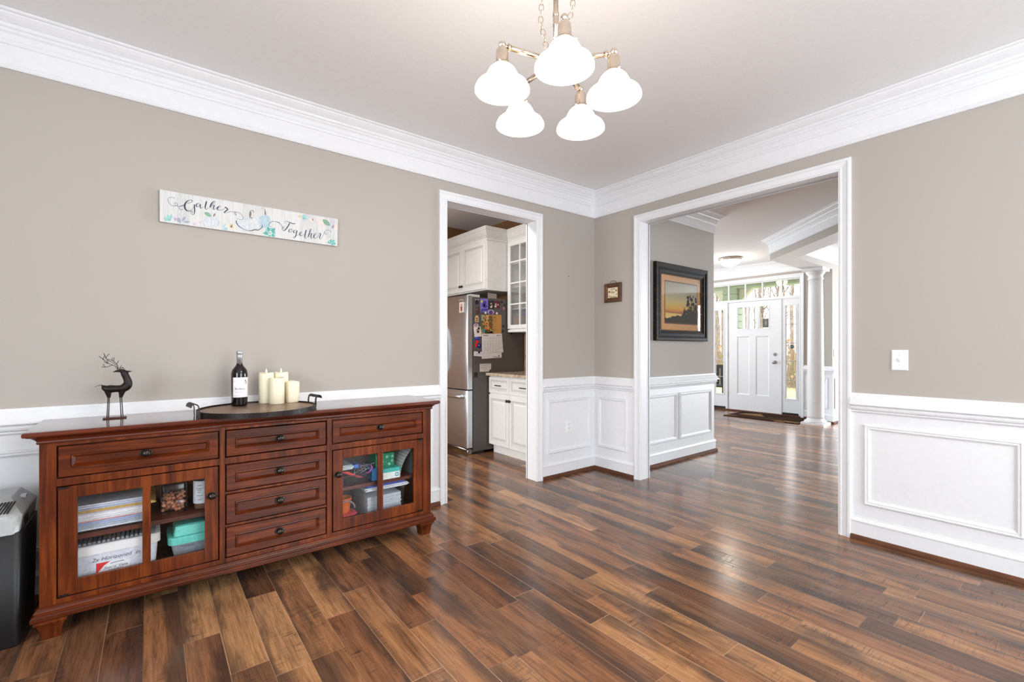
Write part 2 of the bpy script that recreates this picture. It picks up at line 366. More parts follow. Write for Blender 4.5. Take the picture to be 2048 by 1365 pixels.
# white wainscot field with its picture-frame panels
def wains(mp, a0, a1, panels, z1=.8, h=.004):
    m = MB(); m.rectframe(mp, a0, a1, 0, z1, [(0, 0), (0, h)]); m.poly([mp(a0, 0, h), mp(a1, 0, h), mp(a1, z1, h), mp(a0, z1, h)])
    for p0, p1 in panels: m.rectframe(lambda u, v, q: mp(u, v, q+h), p0, p1, .228, .724, PANEL)
    return trim(m)
wains(mL, -6, xL0, [(-5.9, -4.75), (-4.6, -3.3), (-3.15, -1.835)])
wains(mL, xL1, 0, [(-.645, -.074)])
wains(mR, yR1, 0, [(-.412, -.056)])
wains(mR, -5.4, yR0, [(-2.888, -2.219), (-3.7, -2.98), (-5.2, -3.85)])
wains(mH, WT, 1.67, [(.26, .905), (.955, 1.6)], .79)
wains(lambda u, v, h: (1.67+h, u, v), -.345, 4.2, [(-.25, .5), (.6, 2.0)], .79)
wains(mD, -.21, -.005, [(-.17, -.045)], .79)
wains(lambda u, v, h: (5.0-h, u, v), -.51, -.21, [(-.455, -.265)], .79)
wains(lambda u, v, h: (u, -.51-h, v), 5.0, 9.0, [(5.07, 5.75), (5.85, 6.6)], .79)
# baseboards and brown shoe mouldings
def base(name, segs):
    m = MB(); q = MB()
    for s in segs: m.run(BASE, *s); q.run(SHOE, *s)
    o = struct(m.build(name, M_TRIM)); trim(q, M_SHOE if abs(segs[0][2][1]) > .5 else M_SHOEY); return o
base('baseboard_left', [((-6, 0, 0), (xL0, 0, 0), (0, -1, 0), 1, 0), ((xL1, 0, 0), (0, 0, 0), (0, -1, 0), 0, 1)])
base('baseboard_right', [((0, 0, 0), (0, yR1, 0), (-1, 0, 0), 1, 0), ((0, yR0, 0), (0, -5.4, 0), (-1, 0, 0), 0, 1)])
base('baseboard_hall', [((WT, -.345, 0), (1.67, -.345, 0), (0, -1, 0), 0, -1), ((1.67, -.345, 0), (1.67, 4.2, 0), (1, 0, 0), -1, 1)])
base('baseboard_pier', [((5.0, -.21, 0), (5.0, -.51, 0), (-1, 0, 0), 0, -1), ((5.0, -.51, 0), (9.0, -.51, 0), (0, -1, 0), -1, 1), ((5.3, -.005, 0), (5.3, -.21, 0), (-1, 0, 0), 0, 0)])
# cased openings: casings and jambs
def cased(mp, u0, u1, top, thick, back):
    m = MB(); m.rectframe(mp, u0-.07, u1+.07, 0, top+.07, CASE, True)
    m.rectframe(lambda u, v, h: mp(u, v, -h), u0-.07, u1+.07, 0, top+.07, [(0, thick), (0, thick+.018), (.07, thick+.012), (.07, thick)], True)
    m.rectframe(lambda u, v, h: mp(u, v, -h), u0-.012, u1+.012, 0, top+.012, [(0, -.0), (.006, -.0), (.006, thick), (0, thick)], True)
    return trim(m)
cased(mL, LX0, LX1, LH, .125, 0)
cased(mR, RY0, RY1, RH, WT, 0)
# unseen windows put in behind the camera for light, and the study window (frames and bars)
def win(n, mp, u0, u1, z0, z1, nu=2, nv=2):
    m = MB(); m.rectframe(mp, u0-.09, u1+.09, z0-.09, z1+.09, [(0, 0), (0, .02), (.09, .02), (.09, -.1), (.13, -.1), (.13, -.14)])
    for k in range(1, nu):
        a = u0+(u1-u0)*k/nu; m.rectframe(mp, a-.02, a+.02, z0, z1, [(0, -.12), (0, -.09), (.019, -.09)])
    for k in range(1, nv):
        a = z0+(z1-z0)*k/nv; m.rectframe(mp, u0, u1, a-.02, a+.02, [(0, -.12), (0, -.09), (.019, -.09)])
    return struct(m.build('window_%d' % n, M_TRIM))
win(4, lambda u, v, h: (u, -5.4+h, v), -2.8, -.6, .5, 2.4)
win(5, lambda u, v, h: (-6.0+h, u, v), -4.8, -2.4, .5, 2.4)
win(6, lambda u, v, h: (9.0-h, u, v), -4.6, -2.6, .6, 2.4, 1, 2)

# ================================================================ front door with sidelights and transom
def bars(m, mp, segs, w, h0, h1):
    for (a0, b0, a1, b1) in segs:
        if abs(a0-a1) < 1e-6: m.rectframe(mp, a0-w, a0+w, b0, b1, [(0, h0), (0, h1), (w*.98, h1)])
        else: m.rectframe(mp, a0, a1, b0-w, b0+w, [(0, h0), (0, h1), (w*.98, h1)])
DY0, DY1, DZ1 = .402, 1.326, 2.072            # door slab
SY0, SY1 = .065, .36                          # right sidelight unit
TY0, TY1, TZ0, TZ1 = .065, 1.66, 2.12, 2.41   # transom glass
LY0, LY1 = 1.365, 1.66                        # left sidelight unit
m = MB()
for b in ((5.3, 5.45, 1.73, 4.4, 0, CEIL), (5.3, 5.45, -.21, -.002, 0, CEIL), (5.3, 5.45, -.002, 1.73, 2.46, CEIL)): m.box(*b)
struct(m.build('wall_entry', M_WALL))
m = MB(); m.rectframe(mD, -.005, 1.73, 0, 2.49, [(0, 0), (0, .02), (.006, .023), (.02, .023), (.03, .016), (.055, .013), (.06, .016), (.066, .012), (.068, 0)], True)
m.box(5.31, 5.42, .062, 1.663, 2.075, 2.115)
for y in (.36, 1.33): m.box(5.31, 5.42, y, y+.038, 0, 2.08)
m.box(5.31, 5.42, .045, .063, 0, 2.46); m.box(5.31, 5.42, 1.662, 1.68, 0, 2.46); m.box(5.31, 5.42, .045, 1.68, 2.412, 2.46)
trim(m)
trim(MB().box(5.24, 5.44, .05, 1.68, 0, .022), M_SHOEY)          # wooden threshold
door = struct(thing('door_1', 'white craftsman front door with three small panes', 'door', (5.33, .86, 0)))
L3 = [(.576, .742), (.775, .94), (.968, 1.152)]
m = MB()
# slab as stiles and rails round three lites and two tall panels
m.box(5.325, 5.37, DY0, .576, .02, DZ1); m.box(5.325, 5.37, 1.155, DY1, .02, DZ1)
m.box(5.325, 5.37, .576, 1.155, 1.972, DZ1); m.box(5.325, 5.37, .576, 1.155, 1.42, 1.556); m.box(5.325, 5.37, .576, 1.155, .02, .318)
m.box(5.325, 5.37, .812, .924, .318, 1.42)
m.box(5.325, 5.37, .742, .775, 1.556, 1.972); m.box(5.325, 5.37, .94, .968, 1.556, 1.972)
mdo = lambda u, v, h: (5.325-h, u, v)
for a, b in ((.576, .812), (.924, 1.155)):
    m.rectframe(mdo, a, b, .318, 1.42, [(0, 0), (.006, -.003), (.02, -.012), (.026, -.012)]); m.poly([mdo(a+.026, .344, -.012), mdo(b-.026, .344, -.012), mdo(b-.026, 1.394, -.012), mdo(a+.026, 1.394, -.012)])
slab = m.build('door_slab', M_TRIM, door)
m = MB()
for a, b in L3: m.box(5.345, 5.351, a, b, 1.556, 1.972)
m.build('glass_pane', M_GLASS, slab)
m = MB()
for a, b in L3: m.rectframe(mdo, a-.006, b+.006, 1.55, 1.978, [(0, 0), (0, .006), (.012, .003), (.012, -.015)])
m.build('lite_frame', M_TRIM, slab)
for z in (.315, 1.063, 1.81):
    MB().box(5.312, 5.326, 1.326, 1.342, z-.05, z+.05).build('hinge', M_STEELP, door)
MB().lathe((0, .474, .944), [(.032, 5.326), (.032, 5.318), (.014, 5.314), (.014, 5.295), (.026, 5.285), (.032, 5.27), (.028, 5.256), (.012, 5.252)], 20, 0).build('door_knob', M_STEELP, door)
MB().lathe((0, .474, 1.084), [(.03, 5.326), (.03, 5.318), (.022, 5.31), (.02, 5.306)], 20, 0).box(5.292, 5.307, .47, .478, 1.066, 1.102).build('deadbolt', M_STEELP, door)
def sidelight(n, y0, y1, g0, g1):
    t = struct(thing('window_%d' % n, 'narrow leaded sidelight window beside the front door', 'window', (5.33, (y0+y1)/2, 0)))
    m = MB(); m.box(5.325, 5.37, y0, g0, .06, 2.075); m.box(5.325, 5.37, g1, y1, .06, 2.075); m.box(5.325, 5.37, g0, g1, 1.945, 2.075); m.box(5.325, 5.37, g0, g1, .06, .31)
    m.rectframe(mdo, g0-.018, g1+.018, .292, 1.963, [(0, 0), (0, .008), (.012, .008), (.02, .002), (.02, -.016)])
    f = m.build('sash', M_TRIM, t); MB().box(5.345, 5.351, g0, g1, .31, 1.945).build('glass_pane', M_GLASS, t)
    m = MB()
    for z in (.64, .97, 1.285, 1.62): m.box(5.34, 5.356, g0, g1, z-.006, z+.006)
    m.box(5.34, 5.356, g0+.012, g0+.019, .31, 1.945)
    m.build('glazing_bar', M_STEELP, t); return t
sidelight(1, SY0, SY1, .123, .296); sidelight(2, LY0, LY1, 1.417, 1.59)
struct(MB().box(5.31, 5.325, .09, .345, .022, .06).build('trim_61', M_BLACK)); struct(MB().box(5.31, 5.325, 1.38, 1.65, .022, .06).build('trim_62', M_BLACK))
tw = struct(thing('window_3', 'wide five-pane transom window above the front door', 'window', (5.33, .86, 2.12)))
m = MB(); m.rectframe(mdo, TY0, TY1, 2.112, 2.414, [(0, 0), (0, .006), (.008, .004), (.008, -.02)])
bars(m, mdo, [(y, 2.112, y, 2.414) for y in (.367, .691, .999, 1.318)], .011, -.02, .004)
m.build('sash', M_TRIM, tw); MB().box(5.345, 5.351, TY0, TY1, 2.112, 2.414).build('glass_pane', M_GLASS, tw)

# column
c0 = (4.735, -.365, 0)
colm = struct(thing('column', 'white round classical column beside the entry door', 'column', c0))
def sq(m, c, prof):
    rings = [[(c[0]+sx*r, c[1]+sy*r, c[2]+z) for sx, sy in ((-1, -1), (1, -1), (1, 1), (-1, 1))] for r, z in prof]; m.loft(rings, True, True); return m
sq(MB(), c0, [(.158, 0), (.158, .03), (.155, .034)]).lathe(c0, [(.15, .034), (.154, .045), (.15, .058), (.128, .068), (.122, .08), (.117, .1)], 32).build('base', M_TRIM, colm)
MB().lathe(c0, [(.116, .1), (.112, .13), (.112, .8), (.108, 1.4), (.1, 2.0), (.095, 2.27)], 40).build('shaft', M_TRIM, colm)
sq(MB().lathe(c0, [(.095, 2.27), (.106, 2.28), (.108, 2.29), (.1, 2.298), (.098, 2.33), (.104, 2.345), (.122, 2.365), (.132, 2.385), (.138, 2.4)], 32), c0, [(.142, 2.4), (.146, 2.41), (.146, 2.449)]).build('capital', M_TRIM, colm)
# ================================================================ sideboard
YF = -.453
SX0, SX1 = -3.857, -2.072
sb = thing('sideboard', 'long cherry wood sideboard with two glazed doors and six drawers against the wall', 'sideboard', ((SX0+SX1)/2, -.24, 0))
mF = lambda u, v, h: (u, YF-h, v)
m = MB()
# carcass: face frame, sides, bottom, divider panels
FR = [(SX0, -3.806, .13, .82), (-3.232, -3.208, .13, .82), (-2.722, -2.694, .13, .82), (-2.129, SX1, .13, .82)]
for a, b, z0, z1 in FR: m.box(a, b, YF, YF+.022, z0, z1)
for a, b in ((-3.806, -3.232), (-3.208, -2.722), (-2.694, -2.129)):
    m.box(a, b, YF, YF+.022, .793, .82); m.box(a, b, YF, YF+.022, .623, .655); m.box(a, b, YF, YF+.022, .13, .156)
for z in (.479, .315): m.box(-3.208, -2.722, YF+.002, YF+.022, z-.006, z+.006)
m.box(SX0, SX0+.02, YF+.022, -.03, .1, .82); m.box(SX1-.02, SX1, YF+.022, -.03, .1, .82)
m.build('face_frame', M_CHZ, sb, .002)
m = MB(); m.box(SX0+.02, SX1-.02, YF+.022, -.03, .13, .15)
for a in (-3.22, -2.708): m.box(a-.01, a+.01, YF+.022, -.04, .15, .82)
m.box(-3.21, -2.718, YF+.03, YF+.04, .15, .8); m.box(SX0+.02, SX1-.02, YF+.03, YF+.04, .63, .82); m.box(SX0+.02, SX1-.02, -.04, -.03, .13, .82)
m.build('inner_case', M_CHIN, sb)
def ringbox(m, prof, x0, x1, y0, y1):
    m.loft([[(x0-d, y0-d, z), (x1+d, y0-d, z), (x1+d, y1, z), (x0-d, y1, z)] for d, z in prof], True, True)
m = MB(); ringbox(m, [(.003, .806), (.006, .806), (.008, .812), (.006, .818), (.012, .826), (.022, .834), (.034, .838), (.034, .84), (.041, .841), (.044, .845), (.044, .856), (.04, .86)], SX0, SX1, YF, -.028)
m.build('top', M_CHTOP, sb, .0008)
m = MB(); ringbox(m, [(-.02, .086), (.022, .086), (.024, .09), (.024, .104), (.02, .108), (.013, .112), (.013, .116), (.016, .12), (.012, .126), (.008, .13), (.008, .134), (.001, .137)], SX0, SX1, YF, -.03)
m.build('base_moulding', M_CHX, sb, .0008)
for fx in (SX0+.034, SX1-.034):
    for fy in (YF+.034, -.07):
        rings = []
        for w, z in ((.046, .086), (.05, .08), (.05, .07), (.042, .066), (.037, .05), (.033, .03), (.031, .004), (.03, 0)):
            rings.append([(fx+a*w, fy+b*w, z) for a, b in ((-1, -1), (1, -1), (1, 1), (-1, 1))])
        MB().loft(rings).build('foot', M_CHZ, sb, .002)
def knob_at(x, z, y, parent, r=.0145, plate=.024):
    b = MB().lathe((x, 0, z), [(1, y), (1, y-.002), (.86, y-.004)], 24, 1, True, True, plate, plate*.72)
    b.lathe((x, 0, z), [(.006, y-.003), (.006, y-.012), (r*.8, y-.015), (r, y-.019), (r, y-.022), (r*.86, y-.024), (r*.8, y-.0245), (r*.5, y-.028), (.001, y-.029)], 24, 1)
    return b.build('knob', M_KNOB, parent)
def drawer(x0, x1, z0, z1):
    m = MB(); fw = .04
    m.rectframe(mF, x0, x1, z0, z1, [(0, -.018), (0, -.004), (.002, -.002), (fw-.003, -.002), (fw-.002, -.005), (fw-.001, -.0045), (fw, -.001), (fw+.002, -.0005), (fw+.009, -.0095), (fw+.011, -.0125)])
    a = fw+.011; m.poly([mF(x0+a, z0+a, -.0125), mF(x1-a, z0+a, -.0125), mF(x1-a, z1-a, -.0125), mF(x0+a, z1-a, -.0125)])
    d = m.build('drawer', M_CHX, sb); knob_at((x0+x1)/2+.004, (z0+z1)/2-.002, YF+.0122, d); return d
for x0, x1 in ((-3.801, -3.237), (-3.203, -2.727), (-2.689, -2.134)): drawer(x0, x1, .66, .788)
for z0, z1 in ((.489, .618), (.325, .469), (.161, .305)): drawer(-3.203, -2.727, z0, z1)
def gdoor(x0, x1, g, kx, hx):
    z0, z1, q0, q1 = .161, .618, .222, .568
    m = MB()
    m.box(x0, g[0], YF+.001, YF+.02, z0, z1); m.box(g[3], x1, YF+.001, YF+.02, z0, z1)
    m.box(g[0], g[3], YF+.0015, YF+.02, z0, q0); m.box(g[0], g[3], YF+.0015, YF+.02, q1, z1)
    m.box(g[1], g[2], YF+.002, YF+.018, q0, q1)
    d = m.build('door', M_CHZ, sb, .002)
    MB().box(g[0], g[1], YF+.012, YF+.015, q0, q1).box(g[2], g[3], YF+.012, YF+.015, q0, q1).build('glass_pane', M_GLASS, d)
    knob_at(kx, .48, YF+.001, d)
    for z in (z0+.004, z1-.004): MB().box(hx-.016, hx+.016, YF-.0015, YF+.003, z-.004, z+.004).build('hinge', M_DKIRON, d)
gdoor(-3.802, -3.237, (-3.742, -3.528, -3.498, -3.292), -3.264, -3.784)
gdoor(-2.688, -2.133, (-2.633, -2.426, -2.392, -2.191), -2.66, -2.15)
SHL, SHR = .392, .385
MB().box(-3.835, -3.232, YF+.05, -.042, SHL-.02, SHL).build('shelf', M_CHIN, sb, .0015)
MB().box(-2.696, -2.094, YF+.05, -.042, SHR-.02, SHR).build('shelf', M_CHIN, sb, .0015)

# ---------------------------------------------------------------- things in the left compartment
M_PAPER = paint('white_paper', (226, 228, 236), .75, .02, 60, 0)
def papers(name, mat_, x0, x1, y0, y1, z0, z1, label, cat, n=1, group=None, jit=.006):
    """a bundle of sheets: stacked thin slabs with uneven edges, one mesh"""
    m = MB(); h = (z1-z0)/n
    for k in range(n):
        a = [random.uniform(-jit, jit) for _ in range(4)]
        m.box(x0+a[0], x1+a[1], y0+a[2], y1+a[3], z0+k*h, z0+(k+.86)*h)
    return tag(m.build(name, mat_), label, cat, group)
bx0, bx1, by0 = -3.79, -3.497, -.385
t = thing('paper_tray', 'clear plastic tray of papers on the upper shelf behind the left glass door', 'tray', ((bx0+bx1)/2, -.2, SHL))
m = MB(); m.box(bx0, bx1, by0, -.06, SHL+.001, SHL+.004); m.box(bx0, bx1, by0, by0+.003, SHL+.004, SHL+.03); m.box(bx1-.003, bx1, by0, -.06, SHL+.004, SHL+.03); m.box(bx0, bx0+.003, by0, -.06, SHL+.004, SHL+.03); m.build('tray_body', M_CLEARPL, t)
z = SHL+.005
STK = [('paper_stack', (228, 230, 238), .024, 5, 'white paper stack lying lowest in the clear tray', 'paper'),
       ('envelope_bundle', (176, 190, 222), .012, 3, 'bluish envelope bundle above the lowest white papers', 'envelopes'),
       ('booklet', (232, 178, 176), .004, 1, 'thin pinkish red booklet between the envelopes and white papers', 'booklet'),
       ('notepad', (236, 236, 240), .03, 6, 'thick white notepad in the middle of the paper pile', 'notepad'),
       ('magazine', (206, 196, 222), .008, 1, 'pale lilac magazine above the thick white notepad', 'magazine'),
       ('file_folder', (205, 170, 96), .012, 2, 'manila yellow file folder near the top of the paper pile', 'folder'),
       ('letter_stack', (196, 202, 220), .018, 4, 'grey-blue letter stack above the manila folder', 'paper'),
       ('loose_sheet', (222, 226, 234), .006, 1, 'white loose sheet topmost on the pile of papers', 'paper')]
for nm, c, h, n, lb, ct in STK:
    ww = random.uniform(-.02, .0)
    papers(nm, flat(c, .7), bx0+.008+ww*.2, bx1-.01+ww+(.03 if nm == 'file_folder' else 0), by0+.006+random.uniform(-.003, .012), -.09, z, z+h-.0008, lb, ct, n); z += h
o = tag(MB().box(-3.792, -3.775, -.4, -.15, SHL+.035, SHL+.14).build('binder', flat((110, 60, 160), .4), None, .002), 'purple binder standing at the far left of the upper shelf', 'binder')
# square jar of nuts
jx0, jx1, jy0, jy1 = -3.462, -3.354, -.345, -.237
def rsq(x0, x1, y0, y1, z, r, n=5):
    p = []
    for cx, cy, a0 in ((x1-r, y1-r, 0), (x0+r, y1-r, 90), (x0+r, y0+r, 180), (x1-r, y0+r, 270)):
        for k in range(n):
            a = math.radians(a0+90*k/(n-1)); p.append((cx+r*math.cos(a), cy+r*math.sin(a), z))
    return p
def rbox(m, x0, x1, y0, y1, prof, r=.015, n=5, smooth=False, caps=True):
    m.loft([rsq(x0-d, x1+d, y0-d, y1+d, z, max(.002, r+d), n) for d, z in prof], True, caps, smooth); return m
t = thing('nut_jar', 'clear square plastic jar half full of brown nuts on the upper shelf', 'jar', ((jx0+jx1)/2, (jy0+jy1)/2, SHL))
rbox(MB(), jx0, jx1, jy0, jy1, [(-.006, SHL+.0005), (0, SHL+.006), (0, SHL+.06), (-.003, SHL+.065), (0, SHL+.07), (0, SHL+.135), (-.004, SHL+.142), (0, SHL+.149), (0, SHL+.172), (-.02, SHL+.185)], .02, 6, True).build('jar_body', M_CLEARPL, t)
m = MB(); random.seed(3)
M_NUT = paint('hazelnut_brown', (190, 124, 94), .4, .25, 40, 0)
for k in range(150):
    r = .0085; m.ico((random.uniform(jx0+r+.002, jx1-r-.002), random.uniform(jy0+r+.002, jy1-r-.002), SHL+.012+random.random()*.075), r, (1, .85, .9), 8, 5)
o = m.build('nuts', M_NUT, t); o['kind'] = 'stuff'
MB().lathe(((jx0+jx1)/2, (jy0+jy1)/2, 0), [(.042, SHL+.184), (.044, SHL+.187), (.044, SHL+.2), (.04, SHL+.203)], 28).build('lid', flat((60, 40, 34), .4), t)
# white-labelled spice bottle
cx_, cy_ = -3.293, -.315
t = thing('spice_bottle', 'clear bottle with tall white printed label beside the nut jar', 'bottle', (cx_, cy_, SHL))
MB().lathe((cx_, cy_, 0), [(.034, SHL+.0005), (.037, SHL+.005), (.037, SHL+.15), (.026, SHL+.165), (.02, SHL+.175)], 28).build('bottle_body', M_CLEARPL, t)
lb = MB().lathe((cx_, cy_, 0), [(.0376, SHL+.03), (.0376, SHL+.142)], 28, 2, True, False).build('bottle_label', flat((226, 232, 240), .6), t)
m = MB()
for zz, w in ((.12, .5), (.106, .75), (.098, .6), (.088, .4), (.07, .7), (.05, .5)):
    pts = []
    for k in range(8):
        a = -PI*.62+(k-3.5)*w/7; pts.append((cx_+.0379*math.cos(a), cy_+.0379*math.sin(a)))
    lo = m.add([(a, b, SHL+zz-.0013) for a, b in pts]); hi = m.add([(a, b, SHL+zz+.0013) for a, b in pts])
    for k in range(7): m.face((lo[k], lo[k+1], hi[k+1], hi[k]))
m.build('label_print', flat((110, 116, 130), .6), lb)
MB().lathe((cx_, cy_, 0), [(.031, SHL+.003), (.033, SHL+.006), (.033, SHL+.026), (.001, SHL+.028)], 20).build('seasoning', flat((140, 96, 70), .8), t)
MB().lathe((cx_, cy_, 0), [(.022, SHL+.174), (.022, SHL+.19), (.02, SHL+.193)], 20).build('cap', M_WHITEPL, t)
# white-lidded clear box, lower shelf
FZ = .15
wx0, wx1, wy0, wy1 = -3.78, -3.468, -.395, -.1
t = thing('storage_box', 'clear plastic storage box with white lid on the floor of the left compartment', 'storage box', ((wx0+wx1)/2, (wy0+wy1)/2, FZ))
body = rbox(MB(), wx0, wx1, wy0, wy1, [(-.018, FZ+.0005), (-.014, FZ+.006), (-.004, FZ+.143)], .02).build('box_body', flat((226, 229, 240), .25), t)
lid = rbox(MB(), wx0, wx1, wy0, wy1, [(.0, FZ+.14), (.006, FZ+.142), (.006, FZ+.176), (0, FZ+.181), (-.008, FZ+.181), (-.012, FZ+.174), (-.03, FZ+.174)], .02).build('lid', M_WHITEPL, t)
m = MB()
for k in range(16):
    x = wx0+.035+k*(wx1-wx0-.07)/15; m.box(x-.005, x+.005, wy0+.04, wy1-.04, FZ+.174, FZ+.184)
m.build('lid_ribs', flat((150, 156, 164), .4), lid)
mW = lambda x, y: (x, wy0+.0062-.004-.006*0, y)
fy = lambda zz: wy0+.0145-(zz-FZ)/.143*.0102-.0012
sx0, sz0 = -3.688, FZ+.05
m = MB(); q = lambda x, y, d=0: (sx0+x, fy(sz0+y)-d, sz0+y)
m.poly([q(0, 0), q(.115, 0), q(.115, .046), q(0, .046)]); m.ci = 1
m.poly([q(0, 0, .0004), q(.012, .012, .0004), q(.028, .032, .0004), q(.048, .046, .0004), q(0, .046, .0004)]); m.ci = 2
add_text(m, "Stor n' View", .0165, lambda x, y: q(.066+x, .018+y, .0005), shear=.25)
add_text(m, "Photo Storage Box", .0062, lambda x, y: q(.066+x, .007+y, .0005))
ribbon(m, [(.048, .034, .003), (.06, .036, .002), (.085, .037, .0022), (.095, .036, .003)], lambda x, y: q(x, y, .0005))
m.build('box_label', [flat((240, 240, 242), .5), flat((226, 58, 66), .5), flat((40, 44, 90), .5)], body)
m = MB(); add_text(m, "2x Horizoned  in", .024, lambda x, y: (-3.62+x, fy(FZ+.112+y)-.0004, FZ+.112+y), shear=.3)
m.build('handwriting', flat((96, 92, 110), .6), body)
# teal-lidded container
tx0, tx1, ty0, ty1 = -3.43, -3.25, -.375, -.16
t = thing('food_container', 'clear container with teal lid at the lower right of the left compartment', 'container', ((tx0+tx1)/2, (ty0+ty1)/2, FZ))
body = rbox(MB(), tx0, tx1, ty0, ty1, [(-.03, FZ+.0005), (-.026, FZ+.006), (-.008, FZ+.1)], .03, 6).build('container_body', flat((150, 156, 164), .25), t)
M_TEAL = flat((112, 214, 200), .35)
lid = rbox(MB(), tx0, tx1, ty0, ty1, [(-.006, FZ+.096), (.004, FZ+.098), (.004, FZ+.126), (0, FZ+.132), (-.012, FZ+.134), (-.018, FZ+.132), (-.026, FZ+.176), (-.036, FZ+.181)], .03, 6).build('lid', M_TEAL, t)
m = MB(); gy = lambda zz: ty0+.03-(zz-FZ)/.1*.022-.0007
for k, s in enumerate(("Frosting tips", "Cake pans", "Cookie stamps")): add_text(m, s, .0115, lambda x, y: (-3.385+x, gy(FZ+.083-.012*k+y), FZ+.083-.012*k+y), align='LEFT', shear=.1)
m.build('handwriting', flat((46, 48, 54), .6), body)

# ---------------------------------------------------------------- things in the right compartment
rz = SHR
o = papers('paper_pad', flat((206, 220, 222), .7), -2.67, -2.545, -.37, -.15, rz+.092, rz+.118, 'white paper pad lying on the basket at the upper left behind the right glass door', 'paper', 4)
t = thing('wire_basket', 'dark wire mesh basket on the upper shelf of the right compartment', 'basket', (-2.56, -.27, rz))
m = MB(); X0, X1, Y0, Y1, Z0, Z1 = -2.67, -2.44, -.385, -.12, rz+.003, rz+.055
m.tube([(X0, Y0, Z1), (X1, Y0, Z1), (X1, Y1, Z1), (X0, Y1, Z1)], .0022, 6, False, True, True)
for k in range(24):
    x = X0+(X1-X0)*k/23; m.tube([(x, Y0, Z1), (x+.004, Y0+.006, Z0), (x+.004, Y1-.006, Z0), (x, Y1, Z1)], .0009, 4)
for k in range(7):
    zz = Z0+(Z1-Z0)*k/6.5; d = .006*(1-k/6.5); m.tube([(X0+d, Y0+d, zz), (X1-d, Y0+d, zz), (X1-d, Y1-d, zz), (X0+d, Y1-d, zz)], .0009, 4, False, True, True)
m.build('mesh', paint('dark_wire', (70, 66, 66), .4, .1, 90, 0, .5, .7), t)
tag(MB().tube([(-2.655, -.372, rz+.012), (-2.61, -.373, rz+.02), (-2.6, -.36, rz+.034), (-2.65, -.35, rz+.03)], .011, 8).build('yarn_skein', flat((140, 90, 190), .8)), 'purple yarn skein at the front left corner of the wire basket', 'yarn')
tag(MB().loft([[(-2.6, -.34, rz+.07), (-2.575, -.35, rz+.075), (-2.575, -.35, rz+.078), (-2.6, -.34, rz+.073)], [(-2.55, -.37, rz+.05), (-2.53, -.372, rz+.052), (-2.53, -.372, rz+.055), (-2.55, -.37, rz+.053)], [(-2.51, -.375, rz+.034), (-2.49, -.375, rz+.032), (-2.49, -.375, rz+.035), (-2.51, -.375, rz+.037)]]).build('ribbon', flat((226, 62, 66), .5)), 'red ribbon draped over the wire basket in the right compartment', 'ribbon')
m = MB(); random.seed(11)
for k in range(14):
    a = random.uniform(0, 2*PI); m.tube([(-2.49+random.uniform(-.05, .05), -.32+random.uniform(-.04, .05), rz+.05+random.random()*.015), (-2.47+random.uniform(-.05, .05), -.33+random.uniform(-.04, .05), rz+.075+random.random()*.02), (-2.44+random.uniform(-.06, .04), -.34, rz+.09+random.random()*.012)], .0018, 5)
tag(m.build('beaded_trim', flat((170, 166, 178), .2, .6, .5)), 'glittery silver grey tangle of trim in the wire basket', 'craft trim')
tag(MB().tube([(-2.49, -.365, rz+.045), (-2.45, -.378, rz+.06), (-2.432, -.378, rz+.082), (-2.437, -.37, rz+.1)], .004, 8).build('wand', flat((206, 96, 200), .4)), 'magenta curved craft wand at the right rim of the wire basket', 'craft wand')
tag(rbox(MB(), -2.54, -2.505, -.36, -.31, [(0, rz+.09), (.002, rz+.1), (0, rz+.112)], .012).build('tape_roll', flat((60, 110, 210), .4)), 'small blue tape roll beside the white paper pad', 'tape')
tag(MB().box(-2.436, -2.404, -.385, -.2, rz+.001, rz+.075).build('blue_carton', flat((48, 130, 190), .5), None, .002), 'blue carton standing just behind the centre bar of the right glass door', 'carton')
m = MB().box(-2.395, -2.275, -.34, -.22, rz+.068, rz+.15); m.ci = 1; random.seed(5)
for k in range(34):
    x, zz, r = random.uniform(-2.39, -2.28), random.uniform(rz+.074, rz+.144), random.choice((.002, .003, .009)); m.poly([(x+r*math.cos(a*PI/4), -.3405, zz+r*math.sin(a*PI/4)) for a in range(8)])
tag(m.build('gift_box', [flat((16, 138, 96), .5), flat((150, 216, 196), .5)]), 'green gift box with snowflake dots in the right compartment', 'gift box')
m = MB(); random.seed(8)
for k in range(9):
    x = -2.39+k*.014; m.loft([[(x, -.3, rz+.15), (x+.02, -.3, rz+.15), (x+.02, -.297, rz+.15), (x, -.297, rz+.15)], [(x+random.uniform(-.02, .02), -.31, rz+.178), (x+.024, -.3, rz+.175), (x+.024, -.297, rz+.175), (x, -.297, rz+.178)]])
    m.ci = (m.ci+1) % 3
tag(m.build('tissue_paper', [flat((200, 206, 214), .7), flat((60, 110, 180), .7), flat((210, 120, 120), .7)]), 'crumpled coloured tissue paper sticking out above the green gift box', 'tissue paper')
m = MB().box(-2.40, -2.262, -.398, -.24, rz+.001, rz+.042); m.ci = 1; m.box(-2.4005, -2.2615, -.3985, -.24, rz+.042, rz+.066); m.ci = 2
m.rectframe(lambda u, v, h: (u, -.3986-h, v), -2.292, -2.27, rz+.012, rz+.034, [(0, 0), (.004, .0005), (.005, 0)])
tag(m.build('card_box', [flat((236, 242, 240), .5), flat((70, 190, 180), .5), flat((40, 160, 180), .5)]), 'white and teal box in front of the green gift box', 'box')
m = MB(); N = 10; L = []
for k in range(N+1):
    a = k/N; L.append((-2.262+.078*a*a+.004, rz+.004+.165*a))
a = m.add([(x, -.4, zz) for x, zz in L]); b = m.add([(x, -.2, zz) for x, zz in L])
for k in range(N): m.face((a[k], a[k+1], b[k+1], b[k]), True)
m.ci = 1
